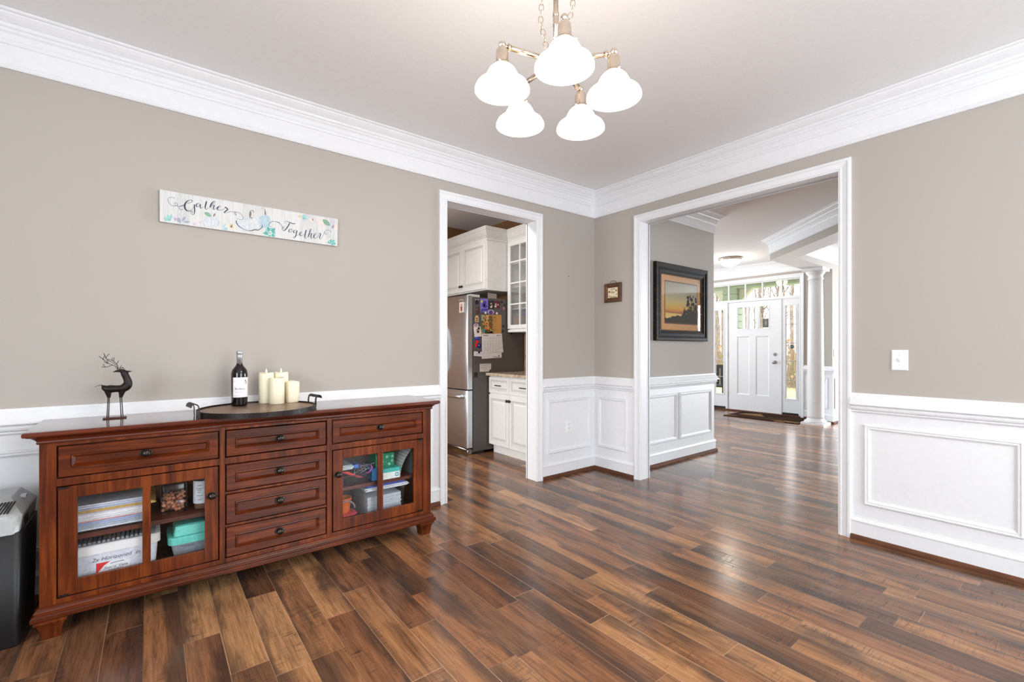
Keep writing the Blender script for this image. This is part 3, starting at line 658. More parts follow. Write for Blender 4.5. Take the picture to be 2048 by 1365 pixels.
for k in range(1, N):
    x, zz = L[k]; m.loft([[(x-.0006, -.4+.2*j/1-.0, zz-.001), (x-.0006, -.4+.2*j, zz+.001), (x-.0001, -.4+.2*j, zz+.001), (x-.0001, -.4+.2*j, zz-.001)] if j == 0 else [(x-.0006, -.2, zz-.001), (x-.0006, -.2, zz+.001), (x-.0001, -.2, zz+.001), (x-.0001, -.2, zz-.001)] for j in (0, 1)])
tag(m.build('knitting_chart', [flat((222, 226, 222), .7), flat((110, 120, 124), .7)]), 'curled sheet of printed chart paper at the upper right of the right compartment', 'paper chart')
for k in range(4): tag(MB().box(-2.174+k*.0185, -2.159+k*.0185, -.36, -.16, rz+.001, rz+.15-.006*k).build('slim_book', flat(((90, 110, 110), (140, 150, 146), (70, 80, 90), (170, 176, 170))[k], .6)), ('dark teal slim book', 'grey slim book', 'slate blue slim book', 'pale grey slim book')[k]+' standing at the right end of the upper shelf', 'book', 'slim books on the right shelf')
# lower: clear box of papers with blue lid
qx0, qx1, qy0, qy1 = -2.485, -2.215, -.395, -.1
t = thing('storage_box', 'clear storage box full of papers with blue sheets on top in the right compartment', 'storage box', ((qx0+qx1)/2, (qy0+qy1)/2, FZ))
rbox(MB(), qx0, qx1, qy0, qy1, [(-.02, FZ+.0005), (-.016, FZ+.005), (-.003, FZ+.166), (.006, FZ+.169), (.006, FZ+.176), (0, FZ+.177)], .025, 6, False, False).build('box_body', M_CLEARPL, t)
z = FZ+.006
for k, (c, h, lb) in enumerate((((232, 235, 242), .062, 'lower white paper stack inside the clear storage box of the right compartment'), ((238, 240, 244), .068, 'upper white paper stack inside the clear storage box of the right compartment'))):
    papers('paper_stack', flat(c, .7), qx0+.026, qx1-.026, qy0+.024, qy1-.024, z, z+h, lb, 'paper', 7, 'papers in the clear storage box', .003); z += h+.001
papers('loose_sheet', flat((226, 232, 240), .7), qx0+.01, qx1+.012, qy0+.004, qy1, FZ+.178, FZ+.195, 'white sheets lying across the rim of the clear storage box', 'paper', 3, None, .008)
papers('blue_folder', flat((88, 112, 200), .6), qx0+.02, qx1-.004, qy0+.02, qy1, FZ+.196, FZ+.211, 'blue folder topmost on the clear storage box', 'folder', 2)
# orange and red moulded party baskets
t = thing('party_pail', 'orange plastic pail with a grey handle at the lower left of the right compartment', 'pail', (-2.6, -.3, FZ))
MB().lathe((-2.58, -.3, 0), [(.03, FZ+.056), (.034, FZ+.06), (.046, FZ+.14), (.048, FZ+.145), (.044, FZ+.145), (.03, FZ+.062)], 24).build('pail_body', flat((240, 120, 30), .35), t)
MB().tube([(-2.58+.05*math.cos(a), -.352, FZ+.085+.05*math.sin(a)) for a in [PI*k/10 for k in range(11)]], .005, 8).build('handle', flat((150, 130, 130), .4), t)
m = rbox(MB(), -2.665, -2.515, -.38, -.24, [(-.03, FZ+.02), (-.024, FZ+.022), (-.004, FZ+.05), (.002, FZ+.055)], .04, 6); m.tube([(-2.58, -.375, FZ+.03), (-2.585, -.38, FZ+.01), (-2.59, -.38, FZ+.009)], .006, 8); m.tube([(-2.62, -.3, FZ+.022), (-2.62, -.3, FZ+.001)], .02, 8); m.tube([(-2.53, -.3, FZ+.03), (-2.53, -.3, FZ+.001)], .008, 8); m.ci = 1
for x in (-2.645, -2.628): m.rectframe(lambda u, v, h: (u, -.384-h, v), x-.008, x+.008, FZ+.026, FZ+.042, [(0, 0), (.003, .002), (.006, 0)])
tag(m.build('party_basket', [flat((236, 70, 84), .4), flat((240, 230, 232), .4)]), 'pinkish red toy basket under the orange pail', 'basket')

# ================================================================ on the sideboard top
TZ = .86
# reindeer figurine, traced in the plane y = -.18
DYP = -.182
dp = lambda X, Y: at(180+X/9.1, 700+Y/9.1, 1, DYP)
t = thing('deer_figurine', 'dark bronze reindeer figurine with twig antlers on the left of the sideboard', 'figurine', (-3.635, DYP, TZ))
S_ = .000268
m = MB()
def dt(pts, n=14, k=4):
    q = smooth_path([(*dp(x, y).xz, r) for x, y, r in pts], k); m.tube([(a.x, DYP, a.y) for a in q], [max(.0008, a.z*S_) for a in q], n)
dt([(205, 668, 8), (225, 668, 28), (290, 705, 58), (380, 712, 68), (480, 710, 62), (560, 705, 66), (630, 690, 74), (680, 640, 74), (690, 580, 62), (665, 510, 56), (635, 450, 56), (615, 410, 50), (600, 388, 34)])
dt([(640, 395, 30), (580, 384, 34), (520, 385, 26), (460, 395, 16), (405, 412, 4)])
dt([(630, 400, 24), (690, 398, 20), (740, 390, 10), (785, 382, 3)])
dt([(320, 720, 60), (335, 800, 42), (342, 850, 30), (345, 878, 24)]); dt([(590, 710, 66), (575, 790, 44), (566, 840, 32), (562, 870, 28)])
o = m.build('body', M_DKIRON, t)
r = o.modifiers.new('fuse', 'REMESH'); r.mode = 'VOXEL'; r.voxel_size = .0018; r.use_smooth_shade = True
sm = o.modifiers.new('soft', 'SMOOTH'); sm.factor = .6; sm.iterations = 6
m = MB()
ANT = [[(500, 360), (440, 290), (330, 250), (250, 185), (160, 120)], [(240, 188), (245, 150), (280, 100)], [(290, 160), (270, 110), (245, 65)], [(510, 355), (480, 290), (420, 235), (330, 190), (295, 150), (320, 105), (360, 75)], [(420, 275), (350, 300), (280, 318), (205, 310)], [(275, 312), (240, 260)], [(515, 350), (500, 280), (450, 230), (405, 190), (395, 150)], [(430, 205), (440, 140)], [(320, 250), (250, 220)], [(480, 265), (505, 230), (520, 200)], [(400, 195), (320, 180), (318, 240)],
       [(530, 360), (550, 320), (580, 285)], [(545, 335), (600, 335), (630, 350)], [(550, 340), (590, 325), (612, 322)]]
for k, pth in enumerate(ANT):
    q = smooth_path([dp(x, y) for x, y in pth], 4); dyk = (-1 if k % 2 else 1)*.012
    m.tube([(p.x, DYP+dyk*min(1, i/8)*.6, p.z) for i, p in enumerate(q)], .0012, 6)
m.build('antlers', M_DKIRON, t)
m = MB(); q = smooth_path([dp(x, y) for x, y in ((225, 642), (190, 645), (140, 658), (80, 682))], 4); m.tube([(p.x, DYP, p.z) for p in q], [.0016*(1-.6*i/len(q)) for i in range(len(q))], 6); m.build('tail', M_DKIRON, t)
for x0, x1, dy in ((330, 312, -.016), (350, 336, .012), (548, 570, -.016), (574, 598, .012)):
    a = dp(x0, 868); b = dp(x1, 1240); MB().tube([(a.x, DYP+dy*.5, a.z), (b.x, DYP+dy, TZ+.005)], .0019, 8).build('leg', M_DKIRON, t)
a = dp(235, 1260); b = dp(668, 1240)
MB().box(a.x, b.x, DYP-.022, DYP+.018, TZ, TZ+.006).build('base_plate', paint('rusty_iron', (84, 50, 40), .4, .15, 80, .05, .5, .4), t, .0008)

# round barrel-head tray
tc = (-3.04, -.335); TR = .28
t = thing('serving_tray', 'round wooden barrel-head tray with black iron rim and two handles on the sideboard', 'tray', (tc[0], tc[1], TZ))
def traywood():
    q = NT('barrel_head_wood'); x, y, z = q.xyz(); a = math.radians(20)
    u = q.math('ADD', q.math('MULTIPLY', x, math.cos(a)), q.math('MULTIPLY', y, math.sin(a))); w = q.math('SUBTRACT', q.math('MULTIPLY', y, math.cos(a)), q.math('MULTIPLY', x, math.sin(a)))
    su = q.math('DIVIDE', q.math('ADD', u, 5.02), .105); idq = q.math('FLOOR', su); fr = q.math('FRACT', su)
    n = q.noise(q.comb(q.math('MULTIPLY', u, 60), q.math('MULTIPLY', w, 5), idq), 1, 4)
    c = q.ramp(q.math('ADD', q.math('MULTIPLY', n, .7), q.math('MULTIPLY', q.white(q.comb(idq, 1, 2)), .3)), [(.3, (112, 84, 66)), (.6, (150, 118, 90)), (.8, (176, 144, 110))])
    c = q.mix(q.math('LESS_THAN', q.math('MINIMUM', fr, q.math('SUBTRACT', 1, fr)), .012), c, lin((50, 36, 28)))
    # faded round stencil in the middle
    dx = q.math('SUBTRACT', x, tc[0]-.0); dy = q.math('SUBTRACT', y, tc[1]+.06); rr = q.math('SQRT', q.math('ADD', q.math('MULTIPLY', dx, dx), q.math('MULTIPLY', dy, dy)))
    spk = q.noise(q.comb(x, y, 0), 95, 2)
    c = q.mix(q.math('MULTIPLY', q.math('MULTIPLY', q.math('GREATER_THAN', spk, .52), q.math('LESS_THAN', rr, .1)), .8), c, lin((74, 56, 44)))
    q.set(col=c, rough=.35); return q.m
MB().lathe((tc[0], tc[1], 0), [(TR-.006, TZ+.004), (TR-.004, TZ+.018), (.001, TZ+.0181)], 72, 2, False).build('tray_base', traywood(), t)
MB().loft([[(tc[0]+r*math.cos(2*PI*k/96), tc[1]+r*math.sin(2*PI*k/96), z) for k in range(96)] for r, z in ((TR-.003, TZ+.0005), (TR, TZ+.001), (TR, TZ+.026), (TR-.004, TZ+.026), (TR-.004, TZ+.0183))], True, False, False).build('rim', M_DKIRON, t)
for k in range(10):
    a = math.radians(-128+36*k); MB().ico((tc[0]+(TR+.0005)*math.cos(a), tc[1]+(TR+.0005)*math.sin(a), TZ+.0135), .0032, (1, 1, 1), 8, 6).build('rivet', M_KNOB, t)
for sgn in (-1, 1):
    m = MB(); ang = math.radians(8); C = Vector((math.cos(ang), math.sin(ang), 0))*sgn; T = Vector((-C.y, C.x, 0))
    prof = [(TR+.001, .001), (TR+.002, .02), (TR+.002, .04), (TR+.007, .06), (TR+.02, .068), (TR+.032, .062), (TR+.036, .05)]
    pts = smooth_path([(a, b, 0) for a, b in prof], 5)
    A = []; B = []
    for p in pts:
        f = max(0, min(1, (p.y-.02)/.03)); hw = .05-.0*f
        A.append(Vector((tc[0], tc[1], TZ))+C*p.x+T*hw+Vector((0, 0, p.y)))
        B.append(Vector((tc[0], tc[1], TZ))+C*p.x-T*hw+Vector((0, 0, p.y)))
    # two iron straps rising to a rolled grip
    for S, sd in ((A, 1), (B, -1)):
        m.loft([[p+T*(.008*sd*0-.009), p+T*.009, p+T*.009+C*.002, p-T*.009+C*.002] for p in S[:22]], True, True)
    m.loft([[p, q_, q_+Vector((0, 0, .002)), p+Vector((0, 0, .002))] for p, q_ in zip([a+T*.009 for a in A[14:]], [b-T*.009 for b in B[14:]])], True, True)
    m.build('handle', M_DKIRON, t)
TF = TZ+.0182
# wine bottle
b0 = at(480, 811.5, 2, TF); bx, by = b0.x-.004, b0.y-.012
t = thing('wine_bottle', 'dark red wine bottle with white label standing on the round tray', 'bottle', (bx, by, TF))
MB().lathe((bx, by, TF), [(.031, .0004), (.0385, .004), (.0395, .012), (.0405, .165), (.04, .182), (.0355, .2), (.025, .215), (.017, .226), (.0145, .236), (.0142, .25)], 40).build('bottle_glass', paint('dark_wine_glass', (16, 10, 12), .06, .1, 20, 0, .6), t)
MB().lathe((bx, by, TF), [(.0147, .234), (.0149, .279), (.0144, .287), (.016, .289), (.016, .301), (.015, .304), (.001, .3045)], 32).build('foil_capsule', flat((176, 178, 182), .3, .5, .6), t)
fa = math.atan2(CAM.y-by, CAM.x-bx)+.3
def onb(x, y, r=.0408): a = fa+x/.0408; y = y*.96; return (bx+r*math.cos(a), by+r*math.sin(a), TF+y)
m = MB(); lo = []; hi = []
for k in range(17):
    x = -.047+k*.094/16; lo.append(onb(x, .052)); hi.append(onb(x, .166))
a = m.add(lo); b = m.add(hi)
for k in range(16): m.face((a[k], a[k+1], b[k+1], b[k]), True)
lb = m.build('bottle_label', flat((240, 234, 238), .6), t)
m = MB()
add_text(m, 'Bontana', .017, lambda x, y: onb(x*.9-.012, .101+y, .0411), shear=.5)
add_text(m, 'NAPA VALLEY', .0062, lambda x, y: onb(x-.012, .082+y, .0411), spacing=1.2)
m.ci = 1; add_text(m, 'RED WINE BLEND', .0052, lambda x, y: onb(x-.012, .06+y, .0411), spacing=1.2)
m.ci = 2
for x, y, r in ((.018, .148, .005), (.022, .14, .004), (.014, .136, .0028), (.025, .133, .003), (.02, .128, .0025)): m.poly([onb(x+r*math.cos(j*PI/4)*.7, y+r*math.sin(j*PI/4), .0411) for j in range(8)])
m.build('label_print', [flat((92, 90, 100), .6), flat((190, 130, 130), .6), flat((130, 60, 40), .6)], lb)
# candles
M_WAX = paint('ivory_wax', (240, 232, 205), .5, .01, 30, 0); M_WAX.node_tree.nodes['Principled BSDF'].inputs['Subsurface Weight'].default_value = .15
M_WAX.node_tree.nodes['Principled BSDF'].inputs['Subsurface Radius'].default_value = (.02, .015, .008)
def candle(x, y, h, label, flame):
    t = thing('pillar_candle', label, 'candle', (x, y, TF), 'ivory pillar candles on the tray')
    R = .0395; m = MB(); rings = []
    for r, z in ((R-.002, .0004), (R, .003), (R, h-.004), (R-.002, h), (R-.007, h-.001), (R-.012, h-.007), (.001, h-.009)):
        rings.append([(x+r*math.cos(2*PI*k/36), y+r*math.sin(2*PI*k/36), TF+z+(.003*math.sin(2*PI*k/36*2+h*90) if z > h*.8 and r > .03 else 0)) for k in range(36)])
    m.loft(rings, True, True, True).build('wax_body', M_WAX, t)
    if flame: MB().lathe((x, y, TF+h), [(.001, -.009), (.0055, .004), (.0045, .012), (.002, .02), (.0004, .026)], 12, 2, True, True, 1, .35).build('flame_tip', flat((250, 240, 214), .4), t)
    else: MB().tube([(x, y, TF+h-.01), (x+.001, y, TF+h+.006)], .0012, 6).build('wick', flat((240, 236, 220), .8), t)
p2 = at(552.5, 808.5, 2, TF); p3 = at(584, 805, 2, TF)
candle(-2.966, -.115, .177, 'tall ivory pillar candle, back left of the four on the tray', True)
candle(p2.x+.006, p2.y+.012, .151, 'medium ivory pillar candle, frontmost of the four on the tray', False)
candle(p3.x+.004, p3.y+.01, .124, 'shortest ivory pillar candle, rightmost on the tray', False)
candle(-2.884, -.1, .177, 'tall ivory pillar candle with flame tip, behind the shortest candle', True)

# ================================================================ shredder at the left edge
hx = -3.903
t = thing('paper_shredder', 'black paper shredder with silver top at the left edge beside the sideboard', 'shredder', (-4.1, -.27, 0))
X0, X1, Y0, Y1 = -4.31, hx, -.45, -.12
rbox(MB(), X0, X1, Y0, Y1, [(-.012, .001), (-.01, .006), (0, .46), (-.006, .462)], .03, 6, True).build('bin', M_BLACK, t)
M_SILV = paint('silver_plastic', (176, 180, 180), .35, .02, 60, .02)
hd = MB(); rr = [[(X0-.004, Y0-.006, .455), (X1-.03, Y0-.006, .455), (X1-.012, Y0+.01, .455), (X1-.012, Y1, .455), (X0-.004, Y1, .455)], [(X0-.004, Y0-.006, .522), (X1-.036, Y0-.006, .522), (X1-.004, Y0+.03, .522), (X1-.004, Y1, .522), (X0-.004, Y1, .522)], [(X0+.002, Y0, .53), (X1-.045, Y0, .53), (X1-.012, Y0+.034, .53), (X1-.012, Y1, .53), (X0+.002, Y1, .53)], [(X0+.01, Y0+.11, .575), (X1-.08, Y0+.11, .575), (X1-.055, Y0+.14, .575), (X1-.055, Y1, .575), (X0+.01, Y1, .575)]]
h = hd.loft(rr).build('shredder_head', M_SILV, t, .004)
m = MB()
for k in range(16):
    x = -4.09+k*.0092; m.loft([[(x, -.432, .5365), (x+.005, -.432, .5365), (x+.005, -.432, .5395), (x, -.432, .5395)], [(x+.012, -.362, .5655), (x+.017, -.362, .5655), (x+.017, -.362, .5685), (x+.012, -.362, .5685)]])
m.build('vent_slots', M_BLACK, h)
m = MB().box(hx-.008, hx-.002, -.41, -.33, .47, .51).build('side_panel', M_BLACK, t)
for k in range(2): MB().box(-3.985+.032*k, -3.958+.032*k, -.4+.16*k, -.36+.16*k, .532+.018*k, .5345+.018*k+.008).build('control_label', flat((205, 210, 220), .4), h)
# ================================================================ wall sign
SGY = -.022
def sp(c, s):                                   # crop frame -> sign-plane point on the wall
    return lambda X, Y, d=0: at(c[0]+X/s, c[1]+Y/s, 1, SGY)
def wl(f, lift):                                # world mapping lifted off the board
    def g(X, Y):
        p = f(X, Y); e = .003; x = min(max(p.x, tl.x+e), tr_.x-e); s = (x-tl.x)/(tr_.x-tl.x)
        return (x, p.y-lift, min(max(p.z, bl_.z+(br_.z-bl_.z)*s+e), tl.z+(tr_.z-tl.z)*s-e))
    return g
s1, s2, s3 = sp((315, 375), 15.754), sp((435, 395), 16.056), sp((540, 420), 14.629)
tl, bl_, tr_, br_ = at(319, 379, 1, SGY), at(319.5, 443, 1, SGY), at(676, 438.5, 1, SGY), at(674.5, 493, 1, SGY)
t = thing('wall_sign', 'long white wooden sign reading Gather Together with pumpkins on the left wall', 'sign', ((tl.x+tr_.x)/2, 0, (tl.z+br_.z)/2))
def signmat():
    q = NT('whitewashed_boards'); x, y, z = q.xyz(); su = q.math('DIVIDE', q.math('ADD', x, 9), .052); fr = q.math('FRACT', su); i = q.math('FLOOR', su)
    n = q.noise(q.comb(q.math('MULTIPLY', x, 220), i, q.math('MULTIPLY', z, 9)), 1, 4)
    c = q.ramp(q.math('ADD', q.math('MULTIPLY', n, .8), q.math('MULTIPLY', q.white(q.comb(i, 2, 3)), .15)), [(.3, (184, 186, 186)), (.5, (212, 212, 211)), (.8, (224, 224, 223))])
    c = q.mix(q.math('MULTIPLY', q.math('LESS_THAN', fr, .03), .5), c, lin((170, 172, 170))); q.set(col=c, rough=.6); return q.m
m = MB(); fr = [tl, tr_, br_, bl_]
m.loft([[(p.x, -.003, p.z) for p in fr], [(p.x, SGY, p.z) for p in fr]], True, True)
board = m.build('board', signmat(), t, .001)
INK = flat((52, 58, 84), .6); TEALI = flat((44, 96, 116), .6)
def scale_w(pts, w): return [(p[0], p[1], (p[2] if len(p) > 2 else w)) for p in pts]
G = [([(565, 355), (500, 325), (420, 318), (350, 345), (332, 400), (360, 480), (420, 550), (500, 590), (580, 585), (625, 560), (610, 510), (575, 482), (545, 500), (560, 550), (610, 590), (680, 603), (760, 590), (840, 560)], 9),
     ([(805, 690), (750, 705), (700, 680), (685, 640), (715, 600), (770, 570), (840, 545)], 9),
     ([(915, 500, 8), (1010, 490, 8), (1070, 460, 14), (1095, 420, 20), (1050, 400, 12), (990, 408, 14), (920, 450, 34), (870, 520, 48), (855, 600, 52), (875, 680, 46), (930, 735, 30), (1000, 745, 16), (1060, 720, 10), (1110, 670, 8), (1145, 600, 8), (1165, 550, 10)], 9),
     ([(1160, 540, 30), (1165, 650, 34), (1170, 760, 30), (1150, 840, 18), (1110, 860, 12), (1060, 830, 10), (1045, 770, 10), (1065, 745, 12), (1100, 770, 14), (1100, 810, 12)], 9),
     ([(1330, 520, 12), (1270, 510, 14), (1225, 545, 32), (1225, 600, 28), (1265, 615, 10), (1310, 580, 8), (1340, 530, 10)], 9),
     ([(1355, 535, 26), (1345, 600, 30), (1358, 655, 22), (1390, 650, 9), (1440, 620, 8)], 9),
     ([(1545, 440, 34), (1520, 540, 42), (1500, 630, 34), (1520, 685, 16), (1560, 680, 9), (1610, 640, 8)], 9),
     ([(1650, 640, 14), (1680, 550, 36), (1740, 470, 26), (1800, 430, 10), (1820, 450, 9), (1780, 500, 9), (1700, 560, 8)], 9),
     ([(1655, 630, 34), (1680, 560, 36)], 9), ([(1690, 610, 8), (1760, 565, 14), (1790, 580, 26), (1765, 640, 30), (1762, 690, 20), (1800, 690, 9), (1850, 650, 8), (1890, 670, 9)], 9),
     ([(1890, 660, 9), (1950, 640, 9), (1990, 600, 12), (1960, 585, 12), (1900, 630, 34), (1880, 680, 34), (1910, 712, 18), (1960, 715, 9), (2040, 705, 8)], 9)]
G2 = [([(60, 405), (150, 400), (220, 370), (250, 310, 18), (265, 325, 26), (330, 385, 34), (280, 430, 36), (220, 480, 30), (230, 500, 12), (300, 495, 8), (380, 470), (460, 458), (530, 465), (580, 490), (605, 540), (600, 575), (560, 555), (540, 510), (570, 475), (640, 475), (720, 510), (790, 580), (828, 650), (810, 700), (750, 718), (680, 705), (620, 680)], 9),
      ([(1730, 945), (1670, 935), (1645, 880), (1680, 820), (1760, 780), (1860, 775), (1960, 800), (2007, 830)], 9)]
T3 = [([(0, 385), (60, 345), (140, 340), (230, 365), (300, 420), (350, 480), (370, 540), (395, 550), (410, 510), (395, 490), (360, 510), (350, 560), (375, 600, 10), (420, 605, 20), (470, 560, 26), (520, 490, 28), (560, 420, 26), (585, 385, 18)], 9),
      ([(430, 400), (420, 360), (455, 335), (520, 345, 12), (590, 375, 18), (660, 405, 20), (715, 405, 20), (745, 390, 10)], 8),
      ([(600, 570), (560, 590, 20), (545, 630, 20), (570, 655, 10), (620, 640), (645, 590), (620, 560, 12), (590, 575)], 8),
      ([(770, 590), (720, 595, 12), (690, 630, 24), (700, 670, 18), (740, 660), (790, 610)], 8), ([(795, 600, 18), (770, 700, 26), (740, 790, 22), (700, 830, 10), (680, 820), (690, 790), (760, 760), (830, 730)], 7),
      ([(850, 730), (910, 690), (930, 650), (895, 650, 12), (870, 700, 26), (885, 750, 20), (930, 755, 9), (980, 720)], 7),
      ([(1060, 590, 26), (1030, 700, 30), (1015, 790, 24), (1030, 835, 12), (1060, 825), (1110, 770)], 7),
      ([(1120, 790, 26), (1150, 690, 24), (1190, 600, 14), (1205, 565, 9), (1180, 565), (1150, 640)], 8), ([(1140, 730), (1190, 690, 10), (1215, 700, 22), (1195, 780, 24), (1205, 830, 12), (1240, 815), (1280, 770)], 7),
      ([(1280, 775), (1330, 740), (1350, 700), (1310, 700, 12), (1282, 760, 26), (1295, 820, 18), (1340, 830, 8), (1400, 780), (1440, 690, 10), (1470, 690, 18), (1475, 730, 26), (1452, 800, 24), (1458, 850, 12), (1490, 850), (1530, 790), (1570, 710), (1590, 650), (1640, 605), (1710, 590), (1770, 625), (1795, 665)], 7),
      ([(1590, 660), (1620, 715), (1660, 720), (1660, 685), (1620, 670)], 7)]
for grp in (((G, s1), (G2[:1], s2)), ((G2[1:], s2), (T3, s3))):
    m = MB()
    for S, f in grp:
        for pts, w in S: ribbon(m, scale_w(pts, w), wl(f, .0012))
    m.build('lettering', INK, board)
m = MB(); cols = [(150, 200, 196), (160, 164, 180), (200, 190, 208), (130, 168, 140), (232, 212, 206), (228, 214, 186), (178, 202, 212), (126, 116, 100), (206, 211, 214), (90, 164, 154), (56, 56, 62)]; PM = [flat(c, .6) for c in cols]
def leaf(f, x, y, ang, ln, wd, c, lift=.0005):
    m.ci = c; a = math.radians(ang); P = []
    for k in range(9): s = k/8; P.append((s*ln, math.sin(PI*s)**.8*wd/2))
    pts = P+[(px, -py) for px, py in P[-2:0:-1]]; g = wl(f, lift)
    m.poly([g(x+px*math.cos(a)-py*math.sin(a), y+px*math.sin(a)+py*math.cos(a)) for px, py in pts])
for x, y, a, l, w, c in ((340, 1040, -95, 190, 90, 0), (340, 1050, -145, 190, 90, 0), (390, 1040, -75, 220, 80, 0), (330, 1060, -30, 120, 60, 0), (720, 1130, -115, 210, 110, 1), (770, 1080, -55, 190, 90, 1), (820, 1090, 0, 210, 70, 1), (560, 1030, -110, 130, 90, 2), (530, 1060, -40, 120, 80, 2), (690, 890, -80, 90, 40, 2), (180, 1050, -100, 110, 130, 4), (250, 920, -140, 70, 40, 2), (1280, 1080, -60, 130, 60, 4), (1240, 1120, -120, 140, 70, 4), (1300, 1120, -20, 130, 50, 2), (1160, 1200, -90, 90, 90, 2), (1700, 920, -150, 260, 120, 3), (1760, 930, -65, 130, 50, 7), (1380, 450, -5, 90, 30, 5)): leaf(s1, x, y, a, l, w, c)
m.build('leaf_print', PM, board); m = MB()
for x, y, a, l, w, c in ((140, 970, -40, 190, 90, 6), (200, 1030, -10, 140, 90, 0), (120, 1000, 20, 180, 60, 6), (300, 960, -60, 160, 90, 5), (380, 950, -20, 160, 110, 5), (400, 1010, -70, 190, 100, 5), (480, 1060, -100, 260, 60, 5), (560, 1060, -95, 200, 60, 5), (1040, 640, -80, 190, 60, 7), (1010, 650, 10, 120, 50, 7), (1520, 560, -85, 150, 50, 3)): leaf(s2, x, y, a, l, w, c)
m.build('leaf_print', PM, board); m = MB()
for k in range(16): leaf(s2, 1690, 1150, k*22.5, 170+30*(k % 3), 100, (9, 0, 9)[k % 3], .0005+.00002*k)
for k in range(6): leaf(s2, 1690, 1150, k*60, 80, 50, 8, .0009)
m.build('succulent_print', PM, board); m = MB()
for x, y, a, l, w, c in ((860, 200, -60, 110, 90, 5), (800, 230, -30, 120, 70, 5), (850, 250, 30, 100, 60, 5), (940, 150, 40, 200, 130, 0), (960, 200, 80, 150, 90, 6), (1150, 330, -40, 110, 120, 4), (1180, 300, 10, 110, 100, 4), (1260, 330, -90, 120, 50, 2), (1340, 300, -20, 150, 80, 4), (1400, 340, 30, 140, 90, 4), (1480, 420, -20, 130, 80, 4), (1500, 450, 30, 110, 60, 4), (1540, 280, 40, 290, 130, 3), (1780, 320, 20, 150, 90, 2), (1800, 380, 70, 160, 90, 2), (1900, 420, 80, 190, 90, 4), (1850, 430, 100, 130, 70, 1), (1490, 940, -60, 90, 60, 4), (1630, 950, -60, 90, 50, 4), (1700, 900, -30, 110, 60, 5)): leaf(s3, x, y, a, l, w, c)
for k in range(9): leaf(s3, 1800, 980, -160+k*28, 130, 60, (9, 0)[k % 2], .0005+.00002*k)
m.build('leaf_print', PM, board)
def pumpkin(f, cx, cy, rx, ry, c, out, top=True):
    global m
    m = MB()
    for j, (o, w) in enumerate(((-.62, .36), (.62, .36), (-.33, .4), (.33, .4), (0, .42))):
        m.ci = c; g = wl(f, .0004+.00003*j); m.poly([g(cx+o*rx+w*rx*math.cos(2*PI*k/20), cy+ry*(1-.12*abs(o))*math.sin(2*PI*k/20)) for k in range(20)])
    m.ci = out
    for o in (-.9, -.45, 0, .45, .9):
        ribbon(m, [(cx+o*rx*.35, cy-ry*.9, 4), (cx+o*rx, cy-ry*.2, 8), (cx+o*rx*.95, cy+ry*.4, 8), (cx+o*rx*.5, cy+ry*.93, 5)], wl(f, .0007))
pumpkin(s1, 1690, 1100, 270, 170, 8, 1); m.build('pumpkin_print', PM, board)
pumpkin(s2, 1510, 780, 190, 210, 6, 1); m.ci = 7; ribbon(m, [(1540, 570, 40), (1535, 470, 30), (1490, 350, 8), (1450, 325, 8), (1390, 380, 8)], wl(s2, .0009)); m.build('pumpkin_print', PM, board)
pumpkin(s2, 1020, 860, 400, 205, 8, 1)
m.ci = 10; ribbon(m, [(630, 740, 10), (600, 790, 26), (660, 900, 22), (780, 985, 16), (930, 1060, 10), (1080, 1070, 22), (1200, 1040, 26), (1310, 1050, 22), (1400, 990, 20), (1440, 930, 24), (1420, 880, 10)], wl(s2, .0009))
m.ci = 7; ribbon(m, [(1040, 620, 40), (1040, 520, 40), (1060, 440, 22), (1110, 422, 18), (1160, 450, 18), (1170, 500, 10)], wl(s2, .0009))
m.build('pumpkin_print', PM, board)

# ---------------------------------------------------------------- small sunflower plaque on the right wall
pu0, pu1, pv0, pv1 = -.343, -.141, 1.64, 1.822
mS = lambda u, v, h: (-.004-h, u, v)
t = thing('framed_plaque', 'small brown framed sunflower plaque on the wall between the two doorways', 'plaque', (0, -.24, 1.73))
fr = MB().rectframe(mS, pu0, pu1, pv0, pv1, [(0, 0), (0, .014), (.006, .02), (.025, .018), (.036, .012), (.042, .008), (.042, 0)]).build('frame', wood('rustic_brown_frame', (44, 24, 14), (88, 52, 30), (122, 76, 44), 2, 1.2, .5), t)
m = MB().poly([mS(pu0+.04, pv0+.04, .006), mS(pu1-.04, pv0+.04, .006), mS(pu1-.04, pv1-.04, .006), mS(pu0+.04, pv1-.04, .006)])
for (u, v, r) in ((-.2, 1.742, .02), (-.284, 1.75, .018), (-.287, 1.712, .012), (-.197, 1.7, .01)):
    for k in range(10):
        m.ci = 1; a = 2*PI*k/10; m.poly([mS(u+.3*r*math.cos(a+.4), v+.3*r*math.sin(a+.4), .0066), mS(u+r*math.cos(a), v+r*math.sin(a), .0066), mS(u+.3*r*math.cos(a-.4), v+.3*r*math.sin(a-.4), .0066)])
    m.ci = 2; m.poly([mS(u+.4*r*math.cos(k*PI/5), v+.4*r*math.sin(k*PI/5), .007) for k in range(10)])
m.ci = 2
for s, v in (('Love', 1.768), ('Our', 1.735), ('Garden', 1.69)): add_text(m, s, .029, lambda x, y: mS(-.242-x, v+y, .0075), shear=.2)
m.build('print', [flat((232, 220, 190), .6), flat((236, 190, 40), .6), flat((62, 34, 26), .6)], fr)
q = smooth_path([(-.2, 1.82, 0), (-.215, 1.838, 0), (-.243, 1.846, 0), (-.27, 1.838, 0), (-.288, 1.82, 0)], 4)
MB().tube([(-.008, p.x, p.y) for p in q], .0018, 6).build('hanging_wire', M_DKIRON, t)
